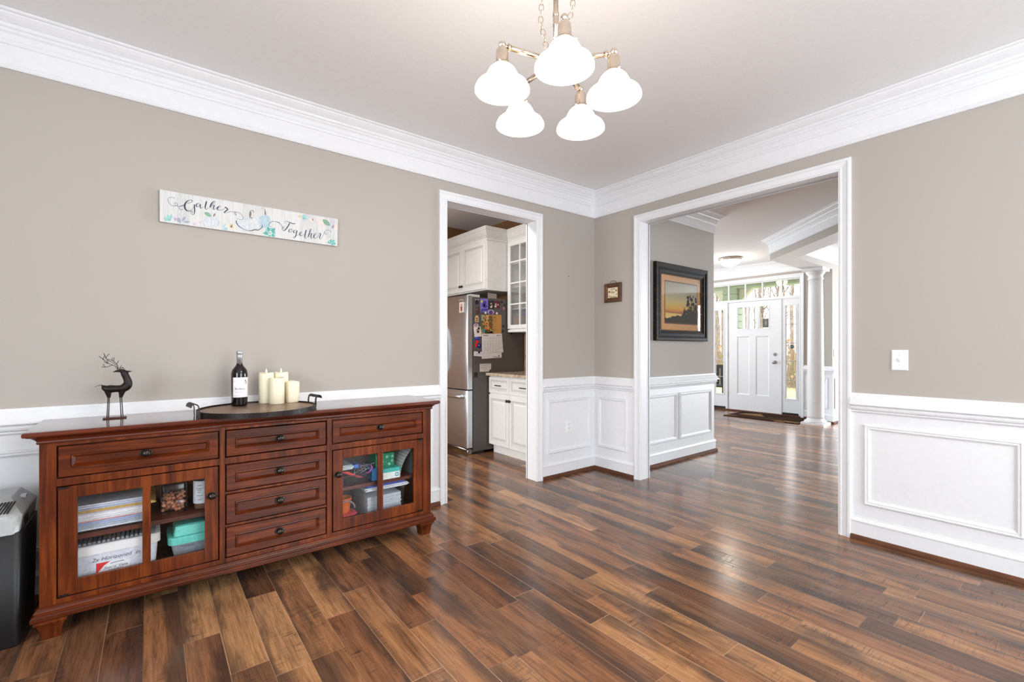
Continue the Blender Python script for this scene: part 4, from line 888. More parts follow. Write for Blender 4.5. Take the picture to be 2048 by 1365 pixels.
tag(MB().lathe((at(1137, 553, 1, 0).x, 0, at(1137, 553, 1, 0).z), [(.004, -.0001), (.004, -.006), (.001, -.007)], 10, 1).build('nail', M_DKIRON), 'small dark nail in the bare wall to the right of the kitchen doorway', 'nail')
# ---------------------------------------------------------------- light switch and socket
def plate(name, mp, u, v, w, h, label, cat, kind):
    t = thing(name, label, cat, mp(u, v, 0))
    m = MB(); m.rectframe(mp, u-w/2, u+w/2, v-h/2, v+h/2, [(0, 0), (0, .004), (.004, .007), (.006, .0075)]); a, b = w/2-.006, h/2-.006
    m.poly([mp(u-a, v-b, .0075), mp(u+a, v-b, .0075), mp(u+a, v+b, .0075), mp(u-a, v+b, .0075)])
    m.build('plate', M_WHITEPL, t)
    if kind == 'switch':
        m = MB(); m.loft([[mp(u-.005, v-.012, .0075), mp(u+.005, v-.012, .0075), mp(u+.005, v+.012, .0075), mp(u-.005, v+.012, .0075)], [mp(u-.004, v+.001, .018), mp(u+.004, v+.001, .018), mp(u+.004, v+.009, .02), mp(u-.004, v+.009, .02)]]); m.build('toggle', M_WHITEPL, t)
        for d in (.03, -.03): MB().poly([mp(u+.003*math.cos(k*PI/4), v+d+.003*math.sin(k*PI/4), .0078) for k in range(8)]).build('screw', flat((200, 200, 200), .4), t)
    elif kind == 'socket':
        for d in (.02, -.02):
            m = MB(); m.rectframe(mp, u-.016, u+.016, v+d-.014, v+d+.014, [(0, .0075), (.001, .0095), (.016, .0095)]); m.ci = 1
            for x in (-.006, .006): m.poly([mp(u+x-.001, v+d-.005, .0098), mp(u+x+.001, v+d-.005, .0098), mp(u+x+.001, v+d+.005, .0098), mp(u+x-.001, v+d+.005, .0098)])
            m.build('outlet_face', [M_WHITEPL, flat((90, 90, 90), .5)], t)
    return t
plate('light_switch', mR, -2.391, 1.128, .078, .121, 'white toggle light switch on the wall to the right of the wide doorway', 'light switch', 'switch')
plate('wall_socket', lambda u, v, h: mL(u, v, h+.004), -.37, .456, .075, .118, 'white wall socket inside the panel between the two doorways', 'socket', 'socket')
psw = at(1669, 706, 1, -.51)
plate('light_switch', lambda u, v, h: (u, -.51-h, v), psw.x, psw.z, .085, .12, 'white light switch plate on the far wall behind the round column', 'light switch', 'flat')
# ---------------------------------------------------------------- framed landscape print in the hall
HW = -.345
fu0, fu1, fv0, fv1 = at(1311, 600, 1, HW-.03).x, at(1414.5, 600, 1, HW-.03).x, 1.275, 2.075
mP = lambda u, v, h: (u, HW-.004-h, v)
t = thing('framed_picture', 'dark framed sunset landscape picture on the hall wall beyond the wide doorway', 'picture', ((fu0+fu1)/2, HW, 1.67))
M_FRM = wood('distressed_black_brown', (16, 12, 11), (32, 26, 24), (66, 50, 42), 0, 1, .6, .12)
m = MB().rectframe(mP, fu0, fu1, fv0, fv1, [(0, 0), (0, .03), (.006, .036), (.03, .036), (.05, .026), (.075, .03), (.1, .02), (.104, .016), (.104, .006)])
frm = m.build('frame', M_FRM, t)
m = MB()
iu0, iu1, iv0, iv1 = fu0+.108, fu1-.108, fv0+.108, fv1-.108
n = 44
for k in range(n):
    u = iu0+(iu1-iu0)*k/(n-1)
    for v in (iv0, iv1): m.ico(mP(u, v, .015), .008, (1, 1, 1), 6, 4)
for k in range(36):
    v = iv0+(iv1-iv0)*k/35
    for u in (iu0, iu1): m.ico(mP(u, v, .015), .008, (1, 1, 1), 6, 4)
m.build('beaded_edge', flat((78, 58, 44), .35, .5, .3), frm)
def pquad(m, a, b, c, d, h): m.poly([mP(a, c, h), mP(b, c, h), mP(b, d, h), mP(a, d, h)])
m = MB(); pquad(m, fu0+.1, fu1-.1, fv0+.1, fv1-.1, .006); mat_p = m.build('mat_board', flat((226, 176, 124), .8), t)
au0, au1, av0, av1 = fu0+.195, fu1-.185, fv0+.19, fv1-.185
m = MB(); pquad(m, au0-.012, au1+.012, av0-.012, av1+.012, .0066); m.build('mat_border', flat((128, 96, 74), .8), mat_p)
sky = NT('sunset_print'); x, y, z = sky.xyz(); f = sky.mrange(z, av0, av1); nn = sky.noise(sky.comb(x, 0, sky.math('MULTIPLY', z, 4)), 5, 4)
f2 = sky.math('ADD', f, sky.math('MULTIPLY', sky.math('SUBTRACT', nn, .5), .12))
sky.set(col=sky.ramp(f2, [(.0, (70, 58, 44)), (.2, (96, 70, 60)), (.27, (200, 120, 70)), (.36, (228, 178, 70)), (.5, (214, 190, 120)), (.7, (186, 176, 146)), (1, (172, 166, 144))]), rough=.7)
m = MB(); pquad(m, au0, au1, av0, av1, .0072); W_, H_ = au1-au0, av1-av0
pu = lambda a, b, h=.0076: mP(au0+a*W_, av0+b*H_, h)
m.ci = 1; m.poly([pu(*p) for p in ((0, .1), (.0, .24), (.5, .235), (.5, .18), (.2, .16), (.12, .1))])
m.ci = 2; m.poly([pu(*p, .008) for p in ((0, 0), (0, .12), (.06, .1), (.12, .13), (.17, .1), (.22, .17), (.3, .15), (.36, .2), (.46, .17), (.54, .22), (.62, .22), (.72, .26), (.85, .3), (1, .3), (1, 0))])
m.poly([pu(*p, .0082) for p in ((.52, .2), (.585, .38), (.595, .38), (.66, .2))]); m.poly([pu(*p, .0082) for p in ((.575, .43), (.585, .38), (.595, .38), (.612, .43), (.59, .39))])
random.seed(21)
for cx_, cy_, n, sx, sy in ((.8, .48, 26, .16, .22), (.88, .36, 16, .12, .14), (.7, .52, 5, .05, .05), (.82, .66, 6, .06, .05)):
    for k in range(n):
        a, b, r = min(.965, cx_+random.uniform(-sx, sx)), cy_+random.uniform(-sy, sy), random.uniform(.02, .045)
        m.poly([pu(a+r*math.cos(j*PI/3.5)*.8, b+r*1.2*math.sin(j*PI/3.5), .0084+k*.00001) for j in range(7)])
for a in (.72, .8, .86): m.poly([pu(*p, .009) for p in ((a, .2), (a+.004, .6), (a+.014, .6), (a+.02, .2))])
m.build('print', [sky.m, flat((236, 200, 120), .7), flat((66, 62, 52), .8)], mat_p)
m = MB(); pquad(m, fu0+.1, fu1-.1, fv0+.1, fv1-.1, .0115); m.build('glass_pane', glass('picture_glass', (255, 255, 255), .06, .01), t)

# ================================================================ chandelier
cc = Vector((-2.395, -1.962, 0)); AZ = 2.203
t = thing('chandelier', 'brushed nickel chandelier with five lit bell shades hanging from the ceiling', 'chandelier', (cc.x, cc.y, CEIL))
def emis(name, c, s):
    q = NT(name); q.set(col=lin(c), rough=.3, em=lin(c), es=s); return q.m
M_SHADE = emis('lit_opal_glass', (255, 240, 214), 2.6); M_BULB = emis('lit_bulb', (255, 236, 205), 20)
def lat(prof, name, mat_, par, c=None, n=28): return MB().lathe(c or (cc.x, cc.y, 0), prof, n).build(name, mat_, par)
lat([(.06, CEIL-.001), (.062, CEIL-.012), (.05, CEIL-.026), (.014, CEIL-.034), (.012, CEIL-.05)], 'canopy', M_NICKEL, t)
lat([(.0092, CEIL-.04), (.0092, 2.362), (.0112, 2.36), (.0112, 2.348), (.0092, 2.346), (.0105, 2.34), (.0108, 2.334), (.0092, 2.328), (.0108, 2.322), (.0108, 2.314), (.0092, 2.312), (.0092, 2.225)], 'stem', M_NICKEL, t)
lat([(.009, 2.232), (.03, 2.228), (.036, 2.222), (.037, 2.18), (.034, 2.172), (.02, 2.166), (.012, 2.15), (.004, 2.145)], 'hub', M_NICKEL, t)
for k, deg in enumerate((18, 90, 162, 234, 306)):
    a = math.radians(deg); d = Vector((math.cos(a), math.sin(a), 0)); e = cc+d*.196; AZ = 2.192-.05*d.x*.196
    m = MB().tube([(cc+d*.034+Vector((0, 0, 2.192))), (cc+d*.172+Vector((0, 0, AZ)))], .0088, 16)
    m.tube([(cc+d*.168+Vector((0, 0, AZ))), (cc+d*.176+Vector((0, 0, AZ)))], .0115, 16).tube([(cc+d*.174+Vector((0, 0, AZ))), (e+Vector((0, 0, AZ+.002)))], .0055, 10).ico((e.x, e.y, AZ+.004), .0125, (1, 1, 1), 14, 10)
    arm = m.build('arm', M_NICKEL, t)
    lat([(.006, AZ-0.0035), (.014, AZ-0.0071), (.0195, AZ-0.0159), (.021, AZ-0.0266), (.021, AZ-0.0531), (.0225, AZ-0.0549), (.0225, AZ-0.0602), (.03, AZ-0.0628), (.03, AZ-0.0743), (.027, AZ-0.0743)], 'socket_cup', M_NICKEL, arm, (e.x, e.y, 0))
    for j in range(3):
        b = math.radians(deg+60+120*j); v = Vector((math.cos(b), math.sin(b), 0)); MB().tube([e+v*.029+Vector((0, 0, AZ-0.0690)), e+v*.037+Vector((0, 0, AZ-0.0690))], .0026, 8).ico(tuple(e+v*.038+Vector((0, 0, AZ-0.0690))), .0042, (1, 1, 1), 8, 6).build('thumb_screw', M_NICKEL, arm)
    lat([(.0265, AZ-0.0673), (.034, AZ-0.0708), (.044, AZ-0.0814), (.0525, AZ-0.0974), (.0585, AZ-0.1133), (.0625, AZ-0.1186), (.074, AZ-0.1230), (.085, AZ-0.1319), (.0905, AZ-0.1434), (.091, AZ-0.1505), (.089, AZ-0.1509), (.083, AZ-0.1345), (.07, AZ-0.1257), (.056, AZ-0.1150), (.048, AZ-0.0974), (.036, AZ-0.0796), (.024, AZ-0.0708)], 'shade', M_SHADE, arm, (e.x, e.y, 0), 40)
    lat([(.013, AZ-0.0664), (.016, AZ-0.0885), (.026, AZ-0.1106), (.028, AZ-0.1239), (.022, AZ-0.1381), (.001, AZ-0.1443)], 'bulb', M_BULB, arm, (e.x, e.y, 0), 16)
    l = bpy.data.lights.new('chandelier_bulb_light', 'POINT'); l.energy = 2.2; l.color = (1, .92, .82); l.shadow_soft_size = .03
    o = bpy.data.objects.new('chandelier_bulb_light', l); COL.objects.link(o); o.location = (e.x, e.y, AZ-.165); o.parent = t; o.matrix_parent_inverse = WM(t).inverted()
    l = bpy.data.lights.new('chandelier_glow_light', 'POINT'); l.energy = 2.4; l.color = (1, .9, .8); l.shadow_soft_size = .05  # extra unseen point lamp outside the shade, spreads its glow to the ceiling
    o = bpy.data.objects.new('chandelier_glow_light', l); COL.objects.link(o); o.location = (e.x+d.x*.14, e.y+d.y*.14, AZ-.03); o.parent = t; o.matrix_parent_inverse = WM(t).inverted()
def campt(u, v, dep): return CAM+(FW+RT*((u-CX)/FPX)+Vector((0, 0, 1))*((HY-v)/FPX))*dep
def chain(keys, n_links):
    P = smooth_path(keys, 12); L = [0]
    for a, b in zip(P, P[1:]): L.append(L[-1]+(b-a).length)
    def pt(s):
        for i in range(1, len(P)):
            if s <= L[i]: return P[i-1].lerp(P[i], (s-L[i-1])/max(1e-9, L[i]-L[i-1]))
        return P[-1]
    m = MB(); tot = L[-1]; ln = tot/n_links
    for k in range(n_links):
        a, b = pt(k*ln-ln*.12 if k else 0), pt(min(tot, (k+1.12)*ln)); d = (b-a).normalized(); h = (b-a).length/2; c = (a+b)/2
        s = d.cross(FW).normalized(); w = d.cross(s).normalized(); s = s if k % 2 == 0 else w
        ring = []
        for j in range(18):
            g = 2*PI*j/18; ring.append(c+d*(h*math.cos(g))+s*(.0078*math.sin(g)*(1 if abs(math.cos(g)) < .8 else .95)))
        m.tube(ring, .0016, 6, False, True, True)
    return m.build('chain', M_NICKEL, t)
q = campt(1093, 96, 1.585)
chain([campt(1093, 97, 1.575), campt(1087, 68, 1.575), campt(1081, 42, 1.575), campt(1083, 12, 1.58), campt(1086, -30, 1.585), campt(1090, -80, 1.59), (cc.x-.03, cc.y+.02, CEIL-.03)], 22)
chain([campt(1121, 96, 1.57), campt(1126, 66, 1.56), campt(1137, 42, 1.55), campt(1144, 20, 1.55), campt(1146, -10, 1.555), campt(1140, -70, 1.57), (cc.x+.03, cc.y-.02, CEIL-.03)], 22)

# ---------------------------------------------------------------- foyer ceiling lamp
lc = at(1460, 519, 2, 2.72)
t = thing('ceiling_lamp', 'flush dome ceiling lamp glowing in the foyer before the front door', 'ceiling lamp', (lc.x, lc.y, CEIL))
lat([(.17, CEIL-.001), (.185, CEIL-.014), (.18, CEIL-.034), (.165, CEIL-.044)], 'base_ring', M_NICKEL, t, (lc.x, lc.y, 0), 40)
lat([(.168, CEIL-.036), (.163, CEIL-.06), (.145, CEIL-.095), (.105, CEIL-.128), (.05, CEIL-.146), (.001, CEIL-.15)], 'glass_dome', emis('lit_frosted_dome', (255, 246, 232), 3.2), t, (lc.x, lc.y, 0), 40)
l = bpy.data.lights.new('foyer_lamp_light', 'POINT'); l.energy = 12; l.color = (1, .9, .78); l.shadow_soft_size = .1
o = bpy.data.objects.new('foyer_lamp_light', l); COL.objects.link(o); o.location = (lc.x, lc.y, CEIL-.22)

# ---------------------------------------------------------------- door mat, notes on the glass
def rugmat():
    q = NT('leaf_pattern_rug'); x, y, z = q.xyz(); v = q.new('ShaderNodeTexVoronoi', feature='F1'); q.put(v.inputs['Vector'], q.comb(q.math('MULTIPLY', x, 1.1), q.math('ADD', y, q.math('MULTIPLY', x, .5)), 0)); v.inputs['Scale'].default_value = 3.1
    w = q.new('ShaderNodeTexVoronoi', feature='DISTANCE_TO_EDGE'); q.put(w.inputs['Vector'], q.comb(q.math('MULTIPLY', x, 1.1), q.math('ADD', y, q.math('MULTIPLY', x, .5)), 0)); w.inputs['Scale'].default_value = 3.1
    sp_ = q.new('ShaderNodeSeparateColor'); q.link(v.outputs['Color'], sp_.inputs[0])
    c = q.ramp(sp_.outputs[0], [(0, (58, 36, 22)), (.3, (98, 66, 36)), (.5, (40, 28, 20)), (.7, (130, 104, 66)), (1, (150, 126, 86))], 'CONSTANT')
    c = q.mix(q.math('LESS_THAN', w.outputs['Distance'], .03), c, lin((46, 30, 20))); q.set(col=c, rough=.95, spec=.1); return q.m
m = MB().loft([[(4.5, -.2, z), (5.235, -.2, z), (5.235, 1.0, z), (4.5, 1.0, z)] for z in (.0008, .012)])
tag(m.build('door_mat', rugmat(), None, .003), 'dark brown leaf patterned mat on the floor before the front door', 'mat')
m = MB().box(5.336, 5.3405, .585, .69, 1.572, 1.735); m.ci = 1
m.poly([(5.3357, .6375+.02*math.cos(k*PI/6), 1.66+.055*math.sin(k*PI/6)) for k in range(12)])
tag(m.build('door_notice', [flat((96, 94, 88), .7), flat((140, 138, 130), .7)]), 'small dark grey picture card in the right pane of the front door', 'card')
m = MB().lathe((0, .205, 1.222), [(.034, 5.3445), (.034, 5.342)], 8, 0, False); m.ci = 1; m.poly([(5.3415, .205+.026*math.cos(k*PI/4), 1.222+.01*math.sin(k*PI/4)) for k in range(8)])
tag(m.build('window_sticker', [flat((34, 58, 78), .4), flat((120, 140, 156), .4)]), 'dark blue octagonal sticker on the sidelight right of the front door', 'sticker')
# ================================================================ kitchen
KY = 2.32
l = bpy.data.lights.new('kitchen_fill_disk', 'AREA'); l.shape = 'DISK'; l.size = .35; l.energy = 15; l.color = (1, .95, .9)  # unseen disk lamp added to brighten the fridge and cabinet sides
o = bpy.data.objects.new('kitchen_fill_disk', l); COL.objects.link(o); o.location = (-1.25, .65, 2.8)
def gl(c): return flat(c, .6)
GLAZE = flat((176, 174, 170), .6)
def rpanel(m, mp, u0, u1, v0, v1, fw=.05):
    m.ci = 0; m.rectframe(mp, u0, u1, v0, v1, [(0, -.018), (0, -.002), (.003, .001), (fw-.006, .001)])
    m.ci = 1; m.rectframe(mp, u0, u1, v0, v1, [(fw-.006, .001), (fw-.003, -.002)])
    m.ci = 0; m.rectframe(mp, u0, u1, v0, v1, [(fw-.003, -.002), (fw+.003, -.004)])
    m.ci = 1; m.rectframe(mp, u0, u1, v0, v1, [(fw+.003, -.004), (fw+.007, -.009)])
    m.ci = 0; a = min(.03, (u1-u0)*.1, (v1-v0)*.12); m.rectframe(mp, u0, u1, v0, v1, [(fw+.007, -.009), (fw+.007+a*.3, -.009)])
    m.ci = 1; m.rectframe(mp, u0, u1, v0, v1, [(fw+.007+a*.3, -.009), (fw+.007+a*.45, -.007)])
    m.ci = 0; m.rectframe(mp, u0, u1, v0, v1, [(fw+.007+a*.45, -.007), (fw+.007+a, -.001)])
    i = fw+.007+a; m.poly([mp(u0+i, v0+i, -.001), mp(u1-i, v0+i, -.001), mp(u1-i, v1-i, -.001), mp(u0+i, v1-i, -.001)])
CB = [M_CAB, GLAZE]
# base cabinet
XB = -.443; mB = lambda u, v, h: (XB-h, u, v)
t = thing('base_cabinet', 'white kitchen base cabinet with two drawers and two doors beside the refrigerator', 'cabinet', (-.17, .77, 0))
MB().box(XB+.018, .095, .325, 1.208, .1, .884).box(XB+.07, .095, .325, 1.208, 0, .1).build('carcass', M_CAB, t)
ys = at(1018, 900, 0, XB).y
for a, b, kd in ((ys+.003, 1.204, 1), (.33, ys-.003, -1)):
    m = MB(); rpanel(m, mB, a, b, .105, .672); d = m.build('door', CB, t)
    ky = (ys+.022) if kd == 1 else (ys-.022); MB().lathe((0, ky, .622), [(.006, XB), (.006, XB-.012), (.016, XB-.016), (.016, XB-.024), (.001, XB-.03)], 16, 0).build('knob', M_KNOB, d)
    m = MB(); rpanel(m, mB, a, b, .69, .868, .036); d = m.build('drawer', CB, t); c = (a+b)/2
    MB().box(XB-.026, XB-.016, c-.05, c+.05, .775, .785).box(XB-.02, XB-.001, c-.046, c-.038, .776, .784).box(XB-.02, XB-.001, c+.038, c+.046, .776, .784).build('handle', M_DKIRON, d, .002)
def granite():
    q = NT('speckled_granite'); x, y, z = q.xyz(); n = q.noise(q.comb(x, y, z), 60, 5, .7); n2 = q.noise(q.comb(x, y, z), 14, 3)
    q.set(col=q.ramp(q.math('ADD', q.math('MULTIPLY', n, .75), q.math('MULTIPLY', n2, .25)), [(.36, (92, 76, 64)), (.46, (170, 150, 128)), (.56, (206, 192, 172)), (.66, (140, 122, 106))]), rough=.15); return q.m
tag(MB().box(-.487, .098, .3, 1.208, .886, .917).build('countertop', granite(), None, .003), 'speckled beige granite countertop on the white kitchen base cabinet', 'countertop')
q = NT('tan_stone_tile'); tc_ = q.new('ShaderNodeTexCoord'); mp_ = q.new('ShaderNodeMapping'); mp_.inputs['Rotation'].default_value = (0, PI/2, 0); bk = q.new('ShaderNodeTexBrick'); x, y, z = q.xyz()
q.put(bk.inputs['Vector'], q.comb(y, z, 0)); bk.inputs['Color1'].default_value = lin((150, 124, 102)); bk.inputs['Color2'].default_value = lin((176, 150, 126)); bk.inputs['Mortar'].default_value = lin((190, 176, 158)); bk.inputs['Scale'].default_value = 1
bk.inputs['Brick Width'].default_value = .15; bk.inputs['Row Height'].default_value = .075; bk.inputs['Mortar Size'].default_value = .003; q.set(col=bk.outputs[0], rough=.35)
struct(MB().box(.094, .0995, .3, 1.208, .917, 1.42).build('trim_70', q.m))
# refrigerator
FX, FY0, FY1 = -.726, 1.222, 2.13
M_SS = NT('stainless_steel'); x, y, z = M_SS.xyz(); n = M_SS.noise(M_SS.comb(M_SS.math('MULTIPLY', x, 3), M_SS.math('MULTIPLY', y, 3), M_SS.math('MULTIPLY', z, 300)), 1, 3)
M_SS.set(col=M_SS.ramp(n, [(.3, (206, 212, 218)), (.7, (226, 232, 238))]), rough=.34, metal=1); M_SS = M_SS.m
M_FSIDE = paint('dark_grey_fridge_side', (86, 80, 78), .45, .04, 300, .06)
t = thing('refrigerator', 'stainless steel refrigerator with dark grey side in the kitchen', 'refrigerator', (-.25, 1.67, 0))
MB().box(-.646, .085, FY0, FY1, .03, 1.775).build('cabinet_body', M_FSIDE, t, .004)
def fdoor(z0, z1, name):
    pl = []; c, hw = (FY0+FY1)/2, (FY1-FY0)/2
    for k in range(25):
        s = -1+2*k/24; x = FX-.022*(1-s*s)+(.006 if abs(s) > .98 else 0); pl.append((x, c+hw*s))
    pl += [(-.657, FY1), (-.657, FY0)]
    return MB().loft([[(a, b, z) for a, b in pl] for z in (z0, z1)], True, True, False).build(name, M_SS, t, .003)
up = fdoor(.734, 1.79, 'upper_door'); lo_ = fdoor(.078, .722, 'freezer_door')
for d_ in (up, lo_):
    for p in d_.data.polygons: p.use_smooth = abs(p.normal.z) < .5 and p.normal.x < -.5
q_ = smooth_path([(-.735, .9, 0), (-.775, .95, 0), (-.8, 1.17, 0), (-.775, 1.4, 0), (-.735, 1.46, 0)], 6)
MB().tube([(p.x, 1.66, p.y) for p in q_], .014, 12).build('handle', M_SS, up)
hz = .655
q_ = smooth_path([(-.728, 1.285, 0), (-.765, 1.3, 0), (-.79, 1.4, 0), (-.8, 1.675, 0), (-.79, 1.95, 0), (-.765, 2.05, 0), (-.728, 2.065, 0)], 6)
MB().tube([(p.x, p.y, hz) for p in q_], .022, 12).build('handle', M_SS, lo_)
MB().box(-.66, -.62, FY0+.02, FY1-.02, .03, .076).build('toe_grille', M_BLACK, t)
MB().tube([(-.68, FY0+.03, .045), (-.68, FY1-.05, .045)], .012, 8).build('grille_bar', M_STEELP, t)
MB().tube([(-.685, FY0+.008, .036), (-.685, FY0+.045, .036)], .03, 16).build('leveling_foot', M_STEELP, t)
MB().box(-.646, -.50, FY0, FY0+.02, 0, .03).box(0, .06, FY0, FY0+.02, 0, .03).box(-.646, -.5, FY1-.02, FY1, 0, .03).build('foot_strip', M_BLACK, t)
MB().box(-.675, -.55, FY0+.01, FY0+.09, 1.776, 1.805).build('hinge_cover', flat((196, 192, 184), .5), t, .003)
MB().box(FX-.016, FX-.006, 1.3, 1.375, 1.735, 1.75).build('name_plate', flat((150, 146, 146), .4), up)
# things stuck on the refrigerator side (plane y = FY0)
k8 = lambda X, Y: at(890+X/8.03, 585+Y/8.03, 1, FY0)
def sticky(name, x0, y0, x1, y1, cols_, label, cat, shape=None, lift=.0015, group=None, tilt=0):
    m = MB(); y = FY0-lift; random.seed(int(x0*7+y0))
    cx_, cy_ = (x0+x1)/2, (y0+y1)/2
    def g(X, Y, d=0):
        a = math.radians(tilt); dx, dy = X-cx_, Y-cy_; p = k8(cx_+dx*math.cos(a)-dy*math.sin(a), cy_+dx*math.sin(a)+dy*math.cos(a)); return (p.x, y-d, p.z)
    if shape == 'round': pts = [(cx_+(x1-x0)/2*math.cos(2*PI*k/16), cy_+(y1-y0)/2*math.sin(2*PI*k/16)) for k in range(16)]
    elif shape: pts = shape
    else: pts = [(x0, y0), (x1, y0), (x1, y1), (x0, y1)]
    m.loft([[(g(*p)[0], FY0-lift+.0012, g(*p)[2]) for p in pts], [g(*p) for p in pts]])
    for j, (c, r) in enumerate(cols_[1:]):
        m.ci = j+1
        for rc in r:
            if len(rc) == 3: m.poly([g(x0+(x1-x0)*(rc[0]+rc[2]*math.cos(k*PI/5)), y0+(y1-y0)*rc[1]+(x1-x0)*rc[2]*math.sin(k*PI/5), .0003+j*.0002) for k in range(10)])
            else: m.poly([g(x0+(x1-x0)*a, y0+(y1-y0)*b, .0003+j*.0002) for a, b in ((rc[0], rc[1]), (rc[2], rc[1]), (rc[2], rc[3]), (rc[0], rc[3]))])
    return tag(m.build(name, [flat(c[0] if isinstance(c[0], tuple) else c, .6) for c in cols_]), label, cat, group)
sk = [(92, 60, 46), (220, 180, 160)]
sticky('clip_magnet', 485, 112, 540, 190, [(26, 28, 44), ((180, 180, 190), [(.0, 0, .3, .2), (.6, 0, 1, .2)])], 'dark navy clip magnet at the top left corner of the refrigerator side', 'magnet')
sticky('drawing', 566, 104, 690, 318, [(124, 116, 200), ((200, 200, 90), [(.2, .2, .16)]), ((84, 62, 160), [(.55, .3, .26), (.4, .5, .22), (.65, .55, .26), (.2, .75, .95, .9)]), ((50, 70, 120), [(.1, .8, .3, .98)])], 'purple and yellow child drawing at the top of the refrigerator side', 'drawing')
sticky('photograph', 692, 135, 788, 270, [(44, 40, 50), (sk[1], [(.5, .35, .14), (.62, .62, .13)]), ((210, 200, 200), [(.5, .75, .18)])], 'dark photograph of people right of the purple drawing', 'photograph')
sticky('photograph', 790, 142, 882, 258, [(96, 40, 44), (sk[1], [(.25, .45, .16), (.65, .5, .14)]), ((230, 200, 206), [(.25, .75, .2)])], 'reddish photograph at the upper right of the refrigerator side', 'photograph', tilt=6)
sticky('badge_magnet', 686, 280, 786, 358, [(210, 206, 214), ((84, 62, 150), [(.5, .55, .36)]), ((150, 70, 90), [(.75, .6, .14)])], 'round white and purple badge magnet above the calendar', 'magnet', 'round')
sticky('photograph', 497, 240, 560, 358, [(78, 56, 48), ((110, 100, 80), [(.3, .3, .25)]), ((120, 44, 40), [(.75, .5, .2)])], 'small brown photograph left of the purple drawing', 'photograph', tilt=-3)
sticky('gift_tag', 480, 372, 542, 482, [(206, 176, 140), ((120, 90, 64), [(.25, .35, .75, .55), (.25, .65, .75, .85)])], 'beige tag with brown print on the left of the refrigerator side', 'tag', [(495, 372), (525, 372), (542, 410), (540, 482), (480, 478), (482, 410)])
sticky('badge_magnet', 456, 500, 538, 575, [(206, 190, 206), ((120, 90, 130), [(.5, .45, .3)]), (sk[1], [(.5, .5, .16)])], 'pinkish white round badge magnet above the white photo card', 'magnet', 'round')
sticky('photo_card', 464, 556, 578, 715, [(224, 218, 214), ((70, 44, 40), [(.5, .32, .16), (.56, .5, .18)]), (sk[1], [(.5, .32, .09)])], 'tilted white photo card left of the calendar', 'card', None, .003, None, -7)
sticky('letter_magnet', 475, 718, 550, 768, [(30, 44, 170), ((120, 150, 220), [(.25, .4, .1), (.6, .4, .1)])], 'bright blue letter magnet below the tilted white photo card', 'magnet')
sticky('letter_magnet', 478, 772, 535, 880, [(232, 20, 24)], 'bright red letter magnet left of the calendar', 'magnet', [(495, 772), (530, 770), (536, 805), (515, 830), (520, 875), (480, 880), (485, 835), (497, 815)])
sticky('letter_magnet', 512, 822, 582, 892, [(26, 40, 110), ((200, 206, 220), [(.4, .45, .13)])], 'dark blue letter magnet overlapping the red one', 'magnet', None, .0032, None, 12)
t = thing('wall_calendar', 'open calendar with a picture page hanging on the refrigerator side', 'calendar', k8(745, 700))
def kq(m, x0, y0, x1, y1, lift): m.poly([(p.x, FY0-lift, p.z) for p in (k8(x0, y0), k8(x1, y0), k8(x1, y1), k8(x0, y1))])
m = MB(); kq(m, 580, 362, 905, 665, .002); random.seed(4)
PC = [(176, 138, 78), (150, 160, 130), (120, 84, 40), (206, 168, 100), (70, 60, 40), (226, 110, 50), (50, 140, 150), (96, 104, 60), (196, 140, 70)]
for c, x0, y0, x1, y1 in ((1, 582, 364, 650, 480), (3, 640, 364, 700, 600), (2, 700, 380, 760, 650), (0, 760, 364, 815, 610), (8, 822, 364, 904, 664), (4, 640, 600, 780, 664), (7, 582, 480, 640, 600)): m.ci = c; kq(m, x0, y0, x1, y1, .0022)
for k in range(60):
    m.ci = random.choice((0, 2, 4, 5, 7, 8, 3)); X, Y, r = random.uniform(595, 810), random.uniform(400, 650), random.uniform(5, 16); m.poly([(p.x, FY0-.0024-k*.000005, p.z) for p in [k8(X+r*math.cos(j*PI/4), Y+r*math.sin(j*PI/4)) for j in range(8)]])
m.ci = 6; m.poly([(p.x, FY0-.0028, p.z) for p in [k8(622+20*math.cos(j*PI/6), 620+34*math.sin(j*PI/6)) for j in range(12)]]); m.ci = 5; m.poly([(p.x, FY0-.0028, p.z) for p in [k8(660+18*math.cos(j*PI/6), 580+20*math.sin(j*PI/6)) for j in range(12)]])
m.build('picture_page', [flat(c, .6) for c in PC], t)
m = MB(); pg = [(588, 668), (908, 664), (932, 965), (590, 968)]
m.loft([[(k8(*p).x, FY0-.0045, k8(*p).z) for p in pg], [(k8(*p).x, FY0-.0052, k8(*p).z) for p in pg]])
low = [(590, 960), (906, 958), (906, 1050), (588, 1070)]; m.loft([[(k8(*p).x, FY0-.002, k8(*p).z) for p in low], [(k8(*p).x, FY0-.0026, k8(*p).z) for p in low]])
page = m.build('date_page', flat((226, 222, 220), .7), t)
m = MB(); kl = .0056
for r in range(6): kq(m, 596, 735+r*44, 918, 737+r*44, kl)
for r in range(1, 7): kq(m, 594+r*46, 700, 595.5+r*46, 958, kl)
dnum = 1
for r in range(5):
    for c in range(7):
        if (r == 0 and c < 2) or dnum > 31: continue
        p = k8(628+c*45, 755+r*45); add_text(m, str(dnum), .016, lambda x, y: (p.x+x, FY0-kl, p.z+y)); dnum += 1
for c, s in enumerate('SMTWTFS'): p = k8(618+c*45, 715); add_text(m, s, .013, lambda x, y: (p.x+x, FY0-kl, p.z+y))
kq(m, 605, 688, 690, 700, kl); kq(m, 820, 688, 890, 698, kl)
m.ci = 1; kq(m, 770, 1035, 885, 1043, .003); kq(m, 855, 1008, 872, 1028, .003)
m.build('date_print', [flat((120, 116, 122), .7), flat((90, 84, 84), .7)], page)
